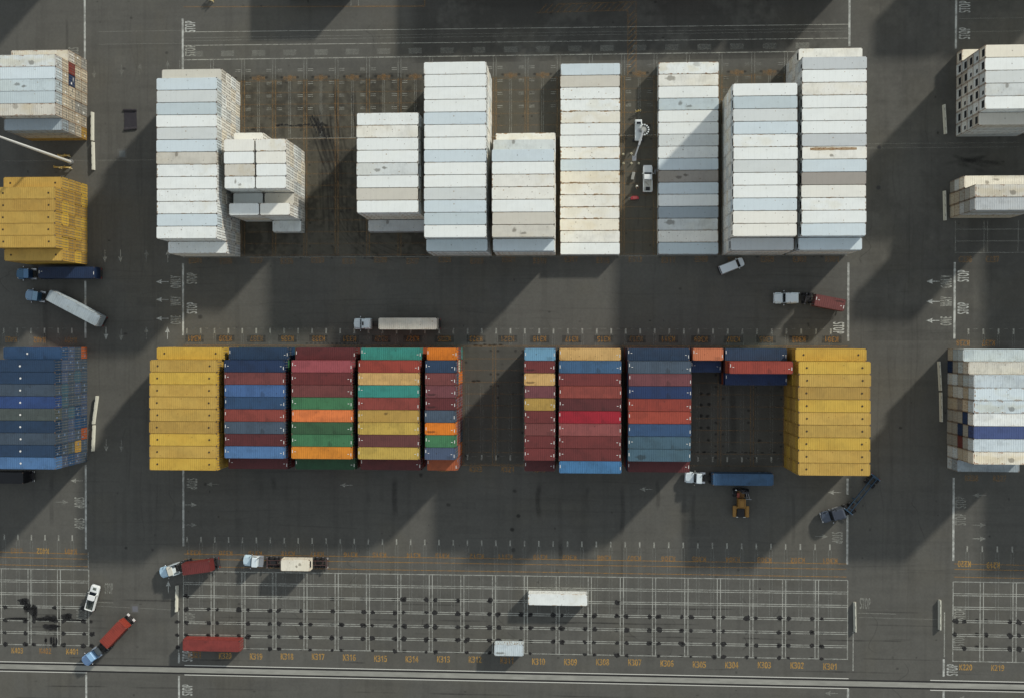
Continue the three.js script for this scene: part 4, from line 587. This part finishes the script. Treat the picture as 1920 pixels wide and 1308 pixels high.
{
  tractor({ label: 'white truck pulling a short cream box on a long trailer, lower left', x: -68.3, z: 46.5, turn: Math.PI - 0.07, color: whiteCab, hoodColor: C(196, 218, 228), total: 7.4, box: 0.9 });
  chassis({ label: 'long container trailer under the short cream box, lower left', x: -63.4, z: 46.95, turn: Math.PI, L: 13.0, mat: mat(C(70, 50, 48), { roughness: 0.7 }), lamp: M.lamp });
  load({}, { label: 'short cream container sitting midway on a long trailer, lower left', reefer: true, L: 6.06, H: 2.6, color: 'cream white', roof: 'dirty', x: -59.55, z: 46.9, turn: Math.PI });
}
{
  tractor({ label: 'steel blue truck crossing the crane rails with a short red container', x: -102.95, z: 68.85, turn: -2.4832, color: steelBlue, hoodColor: C(132, 166, 206), roofColor: C(146, 186, 220), total: 7, box: 1.1, deckMat: mat(C(120, 126, 124)) });
  const a = Math.PI + 0.8124;
  chassis({ label: 'container trailer under the short red box at the crane rails', x: -98.5, z: 65.3, turn: a, L: 8.4, flags: true });
  load({}, { label: 'short bright red container angled on a trailer near the crane rails', L: 6.06, H: 2.6, color: 'brick red', x: -97.5, z: 64.25, turn: a });
}
{ // trailer cut by the left edge
  chassis({ label: 'dark empty trailer at the left edge below the blue stack', x: -126.5, z: 29.2, turn: Math.PI, L: 12.6, lamp: M.lamp });
  container({ label: 'black container on the trailer at the left edge below the blue stack', L: 12.19, H: 2.6, color: 'soot black', x: -120.8, y: DECK, z: 29.2, turn: Math.PI });
}
function pickup(o) {
  const t = thing('pickup_truck', o.label, 'pickup', o.x, 0.006, o.z, o.turn, 'white pickup trucks'), m = mat(C(226, 230, 228), { roughness: 0.25 }), L = 5.5;
  part(t, 'body', bend(slab([[0, -0.55], [-0.12, -0.86], [-0.5, -0.97], [-L + 0.1, -0.97], [-L, -0.9], [-L, 0.9], [-L + 0.1, 0.97], [-0.5, 0.97], [-0.12, 0.86], [0, 0.55]], 0.42, 1.08, 0.08, 3), (x, y, z) => [x, y - (y > 0.9 ? 0.1 * smooth(-1.4, 0, x) : 0), z]), m);
  part(t, 'hood', slab([[-0.16, -0.6], [-1.5, -0.84], [-1.5, 0.84], [-0.16, 0.6]], 0.9, 1.1, 0.06, 2), m);
  if (o.decal) part(t, 'hood_decal', rb(0.55, 0.02, 0.75, 0.008, -0.75, 1.105, 0), mat(C(96, 104, 96)));
  part(t, 'cab', bend(slab(roundRect(-3.15, -1.45, -0.92, 0.92, 0.12), 1.0, 1.78, 0.06, 2), (x, y, z) => { const k = (y - 1.0) / 0.78; return [x > -2 ? x - 0.62 * k : x + 0.12 * k, y, z * (1 - 0.14 * k)]; }), m);
  part(t, 'windshield', bend(bx(0.03, 0.6, 1.5), (x, y, z) => [x - 0.8 * y - 0.08 * z * z, y, z * (1 - 0.12 * y)]).translate(-1.72, 1.4, 0), M.glass);
  part(t, 'rear_window', bx(0.03, 0.42, 1.35, -3.09, 1.45, 0), M.glass);
  for (const s of [-1, 1]) { part(t, 'side_window', bx(1.05, 0.36, 0.03, -2.4, 1.46, s * 0.845), M.glass); part(t, 'headlight', rb(0.14, 0.16, 0.32, 0.03, -0.1, 0.84, s * 0.66), M.lamp); part(t, 'tail_light', bx(0.06, 0.3, 0.14, -L + 0.0, 0.9, s * 0.86), M.red); part(t, 'bed_wall', bx(2.1, 0.34, 0.12, -4.3, 1.2, s * 0.88), m); for (const x of [-0.98, -4.4]) wheel(t, x, 0.38, s * 0.84, 0.38, 0.26); const w = part(t, 'mirror', rb(0.12, 0.18, 0.22, 0.03, -1.75, 1.22, s * 1.08), m); }
  part(t, 'tailgate', bx(0.1, 0.36, 1.7, -L + 0.07, 1.2, 0), m); part(t, 'bed_floor', bx(2.0, 0.03, 1.62, -4.3, 1.1, 0), o.bed ?? mat(C(150, 152, 148)));
  part(t, 'bumper', rb(0.14, 0.2, 1.8, 0.05, 0.02, 0.52, 0), M.chrome);
  for (const [n, g, mm] of o.extra ?? []) part(t, n, g, mm);
  return t;
}
pickup({ label: 'white pickup with tools in its bed crossing the lower left lane', x: -100.4, z: 52.4, turn: 1.2971, decal: true, bed: mat(C(70, 76, 72)), extra: [['tool_bundle', merge([rb(0.8, 0.2, 0.3, 0.05, -4.2, 1.2, 0.2), bar(-3.5, 1.2, -0.4, -5, 1.22, -0.1, 0.08), bar(-3.4, 1.25, 0.5, -4.6, 1.24, 0.0, 0.06)]), mat(C(40, 46, 44))], ['roof_panel', rb(1.05, 0.03, 1.3, 0.01, -2.6, 1.79, 0), M.white]] });
pickup({ label: 'white service pickup parked in the gap between the white columns', x: 16.5, z: -36.1, turn: 1.5708, bed: mat(C(196, 196, 186)), extra: [['tool_box', rb(0.7, 0.3, 0.85, 0.03, -4.9, 1.25, 0), M.black], ['ladder_rack', merge([bar(-3.3, 1.6, -0.8, -3.3, 1.6, 0.8, 0.05), bar(-4.3, 1.45, 0.5, -3.2, 1.6, 0.5, 0.06), bar(-4.2, 1.3, 0.2, -3.5, 1.3, -0.5, 0.1)]), mat(C(150, 140, 120))]] });
{ // van
  const t = thing('van', 'white van parked askew below the ninth upper column', 'van', 36.15, 0.006, -16.28, 0.3827), m = mat(C(212, 222, 226), { roughness: 0.25 }), L = 5.2;
  part(t, 'body', bend(slab([[0, -0.5], [-0.15, -0.82], [-0.6, -0.96], [-L, -0.93], [-L, 0.93], [-0.6, 0.96], [-0.15, 0.82], [0, 0.5]], 0.35, 1.12, 0.1, 3), (x, y, z) => [x, y - (y > 0.9 ? 0.2 * smooth(-1.1, 0, x) : 0), z]), m);
  part(t, 'cabin', bend(slab(roundRect(-L + 0.02, -0.9, -0.92, 0.92, 0.12), 1.05, 1.98, 0.08, 3), (x, y, z) => { const k = (y - 1.05) / 0.93; return [x > -1.4 ? x - 0.85 * k : x + 0.08 * k, y, z * (1 - 0.1 * k)]; }), m);
  part(t, 'windshield', bend(bx(0.03, 0.7, 1.56), (x, y, z) => [x - 0.95 * y - 0.09 * z * z, y, z * (1 - 0.08 * y)]).translate(-1.26, 1.52, 0), M.glass);
  part(t, 'rear_window', bx(0.03, 0.5, 1.4, -L + 0.03, 1.5, 0), M.glass); part(t, 'rear_step', rb(0.3, 0.14, 1.7, 0.05, -L - 0.08, 0.55, 0), M.black);
  for (const s of [-1, 1]) { part(t, 'side_window', bx(2.6, 0.4, 0.03, -3, 1.5, s * 0.885), M.glass); part(t, 'headlight', rb(0.14, 0.16, 0.3, 0.03, -0.14, 0.76, s * 0.62), M.lamp); part(t, 'tail_light', bx(0.05, 0.4, 0.12, -L - 0.01, 1.0, s * 0.84), M.red); part(t, 'mirror', rb(0.14, 0.2, 0.24, 0.03, -1.35, 1.2, s * 1.06), m); for (const x of [-0.95, -4.2]) wheel(t, x, 0.36, s * 0.82, 0.36, 0.24); }
}
{ // container handler, mast towards the blue box
  const t = thing('container_handler', 'yellow container handler facing the blue box in the lower aisle', 'forklift', 35.72, 0.006, 30.3, 1.5572), y = mat(C(144, 106, 42), { roughness: 0.55 }), yd = mat(C(122, 86, 36), { roughness: 0.6 });
  part(t, 'chassis_frame', merge([bx(4.6, 0.5, 1.5, -2.9, 1.0, 0), bx(0.5, 0.5, 3.0, -1.0, 0.85, 0)]), yd);
  for (const s of [-1, 1]) { part(t, 'mast_rail', merge([bx(0.28, 6.2, 0.2, -0.2, 3.4, s * 0.55)]), M.frame); wheel(t, -1.0, 0.85, s * 1.25, 0.85, 0.7); wheel(t, -4.6, 0.7, s * 1.1, 0.7, 0.45); part(t, 'rear_fender', slab(roundRect(-5.9, -3.6, s * 1.35 - 0.3, s * 1.35 + 0.3, 0.12), 1.4, 1.75, 0.06), y); part(t, 'lift_cylinder', cylY(0.09, 5, -0.45, 2.9, s * 0.3, 10), M.chrome); part(t, 'tail_light', rb(0.1, 0.12, 0.45, 0.03, -5.95, 1.5, s * 0.75), M.lamp); }
  part(t, 'mast_crossbar', merge([bx(0.3, 0.3, 1.3, -0.2, 6.4, 0), bx(0.3, 0.25, 1.3, -0.2, 3.4, 0)]), M.frame);
  const cab = part(t, 'cab', slab(roundRect(-3.6, -2.0, -0.75, 0.75, 0.1), 1.3, 3.0, 0.08), y); part(cab, 'cab_glass', bx(0.04, 0.8, 1.3, -1.98, 2.4, 0), M.glass); part(cab, 'roof_guard', merge([bx(1.5, 0.05, 0.1, -2.8, 3.04, -0.5), bx(1.5, 0.05, 0.1, -2.8, 3.04, 0.5), bx(0.1, 0.05, 1.1, -2.3, 3.05, 0)]), yd);
  part(t, 'counterweight', slab([[-5.9, -1.55], [-5.9, -0.9], [-4.3, -0.8], [-4.3, 0.8], [-5.9, 0.9], [-5.9, 1.55], [-3.7, 1.55], [-3.7, -1.55]], 0.6, 1.5, 0.1), y); part(t, 'engine_cover', rb(1.7, 0.8, 1.5, 0.08, -5.0, 1.25, 0), M.black);
  part(t, 'front_shroud', rb(1.0, 0.7, 0.5, 0.08, -1.4, 1.6, -0.6), mat(C(150, 70, 52))); part(t, 'side_ladder', merge([bar(-1.9, 1.9, 1.15, -0.4, 3.0, 0.7, 0.09), bar(-2.1, 1.8, 1.7, -0.9, 2.7, 1.2, 0.08), bar(-2.2, 1.75, 1.0, -2.2, 1.75, 2.1, 0.1)]), M.steel); part(t, 'work_lamp', rb(0.24, 0.24, 0.3, 0.05, -0.3, 2.2, -1.15), M.lamp);
}
// ---------------------------------------------------------------- work zone between the white columns
{
  const t = thing('crane_truck', 'white crane truck with a ring of pads in the gap between white columns', 'crane truck', 14.55, 0.006, -43.3, Math.PI / 2), m = mat(C(218, 224, 222), { roughness: 0.4 });
  part(t, 'deck', slab(roundRect(-2.15, 2.15, -0.72, 0.72, 0.1), 0.75, 1.35, 0.05), m); part(t, 'cab', slab(roundRect(1.0, 2.0, -0.62, 0.62, 0.12), 1.3, 2.1, 0.08), m); part(t, 'cab_window', rb(0.5, 0.04, 0.9, 0.02, 1.3, 2.11, 0), M.glass);
  for (const [x, z] of [[1.5, 0.7], [1.5, -0.7], [-1.4, 0.7], [-1.4, -0.7]]) wheel(t, x, 0.42, z, 0.42, 0.3);
  const turret = part(t, 'turntable', cylY(0.62, 0.5, -0.05, 1.75, 1.0, 20), mat(C(140, 142, 136))); part(turret, 'turntable_cap', cylY(0.45, 0.06, -0.05, 2.03, 1.0, 16), mat(C(168, 170, 164))); part(t, 'turntable_arm', bx(0.5, 0.3, 1.2, -0.05, 1.6, 0.5), M.steel);
  for (let i = 0; i < 11; i++) { const a = -2.2 + i * 0.44, x = -0.05 + 1.05 * Math.sin(a), z = 1.0 + 1.05 * Math.cos(a); const p = part(t, 'ring_pad', rb(0.3, 0.2, 0.3, 0.07, 0, 0, 0), m); p.position.set(x, 1.78, z); p.rotation.y = a; part(p, 'pad_arm', bx(0.06, 0.06, 0.42, 0, 0, -0.3), M.steel); }
  const boom = part(t, 'boom', merge([bar(-0.3, 2.0, 0.9, -3.4, 2.6, 0.0, 0.4, 0.4), bar(-3.2, 2.6, 0.05, -5.6, 2.3, -0.75, 0.3, 0.3)]), mat(C(150, 154, 156), { roughness: 0.5 })); part(boom, 'work_basket', merge([bx(1.0, 0.08, 0.8, -5.9, 1.6, -0.9), ...[[-5.4, -1.3], [-5.4, -0.5], [-6.4, -1.3], [-6.4, -0.5]].map(([x, z]) => bx(0.05, 0.9, 0.05, x, 2.05, z)), bx(1.05, 0.05, 0.05, -5.9, 2.5, -1.3), bx(1.05, 0.05, 0.05, -5.9, 2.5, -0.5)]), M.steel);
  part(t, 'outrigger', merge([bx(0.3, 0.14, 2.0, -2.0, 0.6, 0), bx(0.36, 0.06, 0.36, -2.0, 0.06, 1.0), bx(0.36, 0.06, 0.36, -2.0, 0.06, -1.0), bx(0.12, 0.6, 0.12, -2.0, 0.32, 1.0), bx(0.12, 0.6, 0.12, -2.0, 0.32, -1.0)]), M.frame);
  const coneG = merge([new THREE.ConeGeometry(0.17, 0.68, 14).translate(0, 0.38, 0), bx(0.4, 0.05, 0.4, 0, 0.025, 0)]);
  [[11.52, -38.57, 'cream traffic cone left of the crane basket, upper of two'], [13.17, -38.7, 'cream traffic cone touching the end of the crane boom'], [11.53, -36.7, 'cream traffic cone left of the crane basket, lower of two'], [13.18, -36.68, 'cream traffic cone just below the crane basket'], [14.72, -36.67, 'cream traffic cone between crane basket and service pickup']].forEach(([x, z, l]) => { const c = thing('traffic_cone', l, 'cone', x, 0.006, z, 0.3 * x, 'cones round the crane basket'); part(c, 'cone_body', coneG, mat(C(214, 208, 176))); part(c, 'cone_band', new THREE.CylinderGeometry(0.09, 0.115, 0.12, 14, 1, true).translate(0, 0.45, 0), M.white); });
  const k = thing('hand_cart', 'small grey hand cart left of the service pickup', 'cart', 13.5, 0.006, -34.0, 1.35); part(k, 'tray', rb(1.6, 0.25, 0.6, 0.06, 0, 0.55, 0), mat(C(150, 150, 142))); part(k, 'handle', merge([bar(0.8, 0.6, 0.22, 1.35, 0.95, 0.22, 0.04), bar(0.8, 0.6, -0.22, 1.35, 0.95, -0.22, 0.04), bar(1.35, 0.95, -0.22, 1.35, 0.95, 0.22, 0.04)]), M.frame); for (const [x, z] of [[-0.5, 0.3], [-0.5, -0.3], [0.5, 0.3], [0.5, -0.3]]) wheel(k, x, 0.2, z, 0.2, 0.1);
  const rd = thing('welding_cart', 'red wheeled tool cart below the service pickup', 'cart', 13.85, 0.006, -29.4, 0.08); part(rd, 'tool_chest', slab([[-0.85, -0.2], [-0.4, -0.42], [0.45, -0.38], [0.85, -0.1], [0.8, 0.3], [-0.8, 0.3]], 0.3, 0.8, 0.05), mat(C(176, 58, 66))); part(rd, 'chest_lid', rb(0.9, 0.08, 0.5, 0.03, 0.05, 0.83, 0), mat(C(198, 96, 92))); part(rd, 'push_handle', merge([bar(-0.8, 0.7, -0.1, -1.2, 0.9, -0.1, 0.04), bar(-0.8, 0.7, 0.2, -1.2, 0.9, 0.2, 0.04), bar(-1.2, 0.9, -0.1, -1.2, 0.9, 0.2, 0.04)]), M.steel); for (const [x, z] of [[-0.6, 0.3], [-0.6, -0.3], [0.6, 0.3], [0.6, -0.3]]) wheel(rd, x, 0.16, z, 0.16, 0.1);
  const br = thing('barricade', 'small yellow and cream barricade above the crane truck', 'barricade', 14.5, 0.006, -47.5, 0.2); part(br, 'board', merge([bx(1.2, 0.22, 0.04, 0, 0.9, 0.12), bx(1.2, 0.22, 0.04, 0, 0.5, 0.2)]), mat(C(206, 176, 90))); for (const s of [-1, 1]) part(br, 'leg', merge([bar(s * 0.5, 1.05, 0, s * 0.5, 0.0, 0.32, 0.05), bar(s * 0.5, 1.05, 0, s * 0.5, 0.0, -0.32, 0.05)]), white85); part(br, 'warning_lamp', cylY(0.09, 0.16, 0, 1.12, 0.1, 12), mat(C(220, 190, 110)));
  const ld = thing('stepladder', 'grey stepladder leaning beside the service pickup', 'ladder', 18.1, 0.006, -35.2, 1.4); for (const s of [-1, 1]) part(ld, 'side_rail', merge([bar(-0.9, 0, s * 0.24, 0.0, 1.5, s * 0.17, 0.06), bar(0.5, 0, s * 0.24, 0, 1.5, s * 0.17, 0.05)]), M.steel); for (let i = 1; i < 5; i++) part(ld, 'rung', bx(0.12, 0.04, 0.42, -0.9 + 0.18 * i, 0.3 * i, 0), M.steel);
}
{ // worker seen from above: one continuous body by marching cubes, clothing by height
  const t = thing('person', 'person in pale safety vest and white helmet below the grey hand cart', 'person', 14.18, 0.006, -31.75, 0.6);
  const bones = [[0, 1.62, 0.02, 0, 1.74, 0.03, 0.095, 0.1], [0, 1.45, 0, 0, 1.58, 0.02, 0.06, 0.06], [0, 1.02, 0, 0, 1.34, 0, 0.15, 0.17], [-0.17, 1.4, 0, 0.17, 1.4, 0, 0.085, 0.085], [0, 0.92, 0, 0, 1.05, 0, 0.15, 0.14]];
  for (const s of [-1, 1]) bones.push([s * 0.2, 1.4, 0, s * 0.3, 1.14, 0.06, 0.06, 0.05], [s * 0.3, 1.14, 0.06, s * 0.24, 0.98, 0.28, 0.048, 0.036], [s * 0.24, 0.98, 0.28, s * 0.22, 0.96, 0.36, 0.038, 0.036], [s * 0.1, 0.9, 0, s * 0.12, 0.48, 0.03 + 0.04 * s, 0.09, 0.062], [s * 0.12, 0.48, 0.03 + 0.04 * s, s * 0.13, 0.09, -0.02 + 0.08 * s, 0.06, 0.045], [s * 0.13, 0.06, -0.04 + 0.08 * s, s * 0.15, 0.05, 0.14 + 0.08 * s, 0.05, 0.042]);
  const N = 72, mc = new MarchingCubes(N, new THREE.MeshStandardMaterial(), false, false, 60000), H = 0.98; mc.isolation = 0;
  for (let k = 0; k < N; k++) for (let j = 0; j < N; j++) for (let i = 0; i < N; i++) {
    const x = (i - N / 2) / (N / 2) * H, y = (j - N / 2) / (N / 2) * H + 0.94, z = (k - N / 2) / (N / 2) * H; let e = 0;
    for (const [ax, ay, az, bx_, by, bz, r0, r1] of bones) { const dx = bx_ - ax, dy = by - ay, dz = bz - az, h = clamp(((x - ax) * dx + (y - ay) * dy + (z - az) * dz) / (dx * dx + dy * dy + dz * dz)); e += Math.exp(-34 * (Math.hypot(x - ax - dx * h, y - ay - dy * h, z - az - dz * h) - (r0 + (r1 - r0) * h))); }
    mc.field[k * N * N + j * N + i] = Math.max(-1, Math.log(e + 1e-9) / 34);
  }
  mc.update(); const n = mc.count, pos = mc.positionArray.slice(0, n * 3), nor = mc.normalArray.slice(0, n * 3), cl = new Float32Array(n * 3);
  const vest = C(216, 208, 150), skin = C(176, 128, 100), jean = C(48, 56, 74), boot = C(40, 34, 30), shirt = C(120, 124, 130);
  for (let i = 0; i < n; i++) { const x = pos[i * 3] *= H, y = pos[i * 3 + 1] = pos[i * 3 + 1] * H + 0.94, z = pos[i * 3 + 2] *= H; const c = y > 1.5 ? skin : y < 0.12 ? boot : y < 0.93 && z < 0.2 ? jean : Math.abs(x) > 0.22 ? (z > 0.24 ? skin : shirt) : y < 1.02 && z > 0.2 ? skin : vest; cl.set([c.r, c.g, c.b], i * 3); }
  const g = new THREE.BufferGeometry(); g.setAttribute('position', new THREE.BufferAttribute(pos, 3)); g.setAttribute('normal', new THREE.BufferAttribute(nor, 3)); g.setAttribute('color', new THREE.BufferAttribute(cl, 3));
  const fingers = []; for (const s of [-1, 1]) for (let f = 0; f < 5; f++) { const th = f === 4, q = new THREE.CapsuleGeometry(0.009, th ? 0.05 : 0.06 + 0.012 * Math.sin(f + 0.8), 3, 6).rotateX(Math.PI / 2 + (th ? 0.2 : 0.45)); q.rotateY(th ? -s * 0.7 : 0).translate(s * 0.22 + (th ? -s * 0.05 : (f - 1.5) * 0.019), 0.945, th ? 0.38 : 0.42); fingers.push(q); }
  const fg = merge(fingers), fc = new Float32Array(fg.attributes.position.count * 3); for (let i = 0; i < fc.length; i += 3) fc.set([skin.r, skin.g, skin.b], i); fg.setAttribute('color', new THREE.BufferAttribute(fc, 3)); fg.deleteAttribute('uv');
  part(t, 'body', mergeGeometries([g, fg]), new THREE.MeshStandardMaterial({ vertexColors: true, roughness: 0.8 }));
  const hm = part(t, 'helmet', merge([new THREE.SphereGeometry(0.135, 18, 10, 0, Math.PI * 2, 0, Math.PI / 2).scale(1, 0.9, 1.15).translate(0, 1.74, 0.03), cylY(0.16, 0.015, 0, 1.742, 0.06, 18)]), mat(C(228, 228, 220), { roughness: 0.3 })); part(hm, 'helmet_ridge', bx(0.03, 0.02, 0.24, 0, 1.862, 0.03), M.white);
}
// ---------------------------------------------------------------- barriers, masts and small fittings
const barrierG = L => geo('bar' + L, () => {
  const s = new THREE.Shape([[-0.3, 0], [-0.3, 0.08], [-0.2, 0.3], [-0.12, 0.8], [0.12, 0.8], [0.2, 0.3], [0.3, 0.08], [0.3, 0]].map(p => new THREE.Vector2(...p)));
  return new THREE.ExtrudeGeometry(s, { depth: L - 0.1, bevelEnabled: true, bevelSize: 0.02, bevelThickness: 0.05, bevelSegments: 1, bevelOffset: -0.02 }).translate(0, 0, -L / 2 + 0.05).rotateY(Math.PI / 2);
});
const barrierTex = tex(256, 32, (u, v) => { const k = 0.86 + 0.28 * (fbm(u * 30, v * 5, 4) - 0.5) - 0.35 * smooth(0.62, 0.75, fbm(u * 18 + 5, v * 4, 3)); return [k, k, k * 0.96]; });
const barrierM = new THREE.MeshStandardMaterial({ color: C(214, 214, 202), map: barrierTex, roughness: 0.85 });
for (const [x0, z0, x1, z1, l] of [[-101.25, -48.4, -101.27, -42.35, 'white concrete barrier beside the upper left stack, upper of two'], [-101.15, -42.05, -101.05, -36.1, 'white concrete barrier near the light mast, lower of two'], [-100.34, 12, -101.17, 18, 'white concrete barrier leaning out from the left blue stack, upper of two'], [-101.05, 18.25, -101.3, 23.8, 'white concrete barrier beside the left blue stack, lower of two'], [76.6, -48.05, 76.95, -42.1, 'white concrete barrier beside the upper right stack'], [76.79, -30.5, 76.93, -24.5, 'white concrete barrier beside the middle right stack'], [75.85, 4.2, 76.2, 10.15, 'white concrete barrier beside the lower right stack, upper of two'], [76.25, 10.5, 76.39, 16.5, 'white concrete barrier beside the lower right stack, lower of two'], [59.13, 53.7, 59.26, 59.8, 'thin white concrete barrier at the right end of the lower grid'], [76.25, 53, 76.28, 59.1, 'white concrete barrier left of the lower right grid'], [-83.03, 52.3, -83.15, 57.9, 'white concrete barrier at the left end of the lower grid']]) {
  const L = Math.hypot(x1 - x0, z1 - z0), t = thing('concrete_barrier', l, 'barrier', (x0 + x1) / 2, 0.006, (z0 + z1) / 2, Math.atan2(-(z1 - z0), x1 - x0), 'concrete barriers along the lanes');
  part(t, 'barrier_body', barrierG(+L.toFixed(2)), barrierM); for (const s of [-1, 1]) part(t, 'end_loop', new THREE.TorusGeometry(0.09, 0.02, 6, 12).rotateX(Math.PI / 2).translate(s * (L / 2), 0.5, 0), M.rust); for (let i = 0; i < 3; i++) part(t, 'lifting_slot', bx(0.5, 0.06, 0.05, -L / 3 + i * L / 3, 0.8, 0.09), M.frame);
}
function mast(x, z, label) {
  const t = thing('light_mast', label, 'light mast', x, 0.006, z, 0, 'yard light masts');
  part(t, 'pole', cylY(0.34, 36, 0, 18.3, 0, 20, 0.16), mat(C(206, 208, 204), { roughness: 0.5 })); part(t, 'base_plate', merge([cylY(0.6, 0.5, 0, 0.25, 0, 20), ...Array.from({ length: 8 }, (_, i) => cylY(0.05, 0.16, 0.5 * Math.cos(i * 0.785), 0.55, 0.5 * Math.sin(i * 0.785), 6))]), mat(C(120, 122, 122)));
  const ring = part(t, 'lamp_ring', new THREE.TorusGeometry(1.1, 0.07, 8, 28).rotateX(Math.PI / 2).translate(0, 36, 0), M.steel); for (let i = 0; i < 8; i++) { const a = i * 0.785; part(t, 'floodlight', rb(0.5, 0.2, 0.4, 0.05, 1.25 * Math.cos(a), 35.8, 1.25 * Math.sin(a)), M.frame); part(ring, 'ring_spoke', bar(0, 36, 0, 1.1 * Math.cos(a), 36, 1.1 * Math.sin(a), 0.05), M.steel); }
  return t;
}
mast(-106.1, -37.85, 'tall pale light mast leaning across the left edge below the upper left stack');
const guardM = mat(C(190, 164, 96), { roughness: 0.7 }), guardP = mat(C(206, 196, 160), { roughness: 0.7 });
for (const [x, z, L, l, tn] of [[-107.3, -39.15, 2.6, 'yellow guard rail above the light mast base', 0.02], [-107.6, -36.65, 3.8, 'yellow guard rail below the light mast base', -0.04], [-75.5, -71.9, 1.6, 'yellow guard rail at the upper edge left of centre', -0.5]]) {
  const t = thing('guard_rail', l, 'guard rail', x, 0.006, z, tn, 'guard rails at the light masts'); part(t, 'rail', rb(L, 0.3, 0.3, 0.05, 0, 0.75, 0), guardM); for (let i = 0; i < 4; i++) part(t, 'guard_post', merge([cylY(0.13, 1.1, -L / 2 + 0.2 + i * (L - 0.4) / 3, 0.55, 0.16 * (i % 2 ? 1 : -1), 12), new THREE.SphereGeometry(0.13, 12, 6).translate(-L / 2 + 0.2 + i * (L - 0.4) / 3, 1.1, 0.16 * (i % 2 ? 1 : -1))]), i % 2 ? guardP : guardM);
}
{ // dark sheet lying in the left lane, its ends rucked up
  const t = thing('rubber_sheet', 'dark rubber sheet lying on the left lane near the upper white block', 'mat', -93.1, 0.006, -46.8, 0.03), dk = mat(C(44, 42, 46), { roughness: 0.85 });
  const g = new THREE.PlaneGeometry(2.7, 3.9, 26, 34).rotateX(-Math.PI / 2); bend(g, (x, y, z) => [x + 0.12 * noise(z * 1.1 + 4, x), 0.03 + 0.05 * fbm(x * 1.2, z * 1.2, 3) + 0.16 * smooth(1.55, 1.95, Math.abs(z)) * (0.5 + noise(x * 2, z)), z * 1.0]); part(t, 'sheet', g, mat(C(46, 44, 50), { roughness: 0.8, side: THREE.DoubleSide }));
  for (const [z, a] of [[-2.0, 0.05], [2.05, -0.06]]) part(t, 'rolled_end', bend(new THREE.CapsuleGeometry(0.2, 2.6, 4, 10).rotateZ(Math.PI / 2), (x, y, q) => [x, y * 0.8 + 0.17, q * 1.2 + z + 0.1 * Math.sin(x * 2.4) + a * x]), dk);
}
for (const [x, z, w, c, l] of [[-92.3, 57.5, 1.9, [104, 106, 112], 'square drain cover in the lower left lane'], [-94.9, -39.6, 2.1, [98, 104, 104], 'square utility cover in the left lane below the rubber sheet']]) { const t = thing('utility_cover', l, 'cover', x, 0.004, z, 0.02, 'square covers in the left lane'); part(t, 'cover_frame', bx(w, 0.012, w, 0, 0.006, 0), mat(C(92, 92, 88), { roughness: 0.9 })); part(t, 'cover_plate', bx(w * 0.62, 0.012, w * 0.62, 0.05, 0.014, 0.05), mat(C(...c), { roughness: 0.7 })); }
for (const [x, z, r, l] of [[63.6, -31.3, 0.55, 'round manhole cover in the right lane below the upper block'], [63.7, -39.6, 0.4, 'small round manhole cover on the faint line in the right lane']]) { const t = thing('manhole_cover', l, 'manhole cover', x, 0.004, z, 0, 'round covers in the right lane'); part(t, 'cover_ring', cylY(r, 0.01, 0, 0.006, 0, 24), mat(C(70, 70, 66), { roughness: 0.9 })); part(t, 'cover_plate', cylY(r * 0.72, 0.012, 0, 0.012, 0, 20), mat(C(50, 50, 50), { roughness: 0.8 })); }
renderer.render(scene, camera);
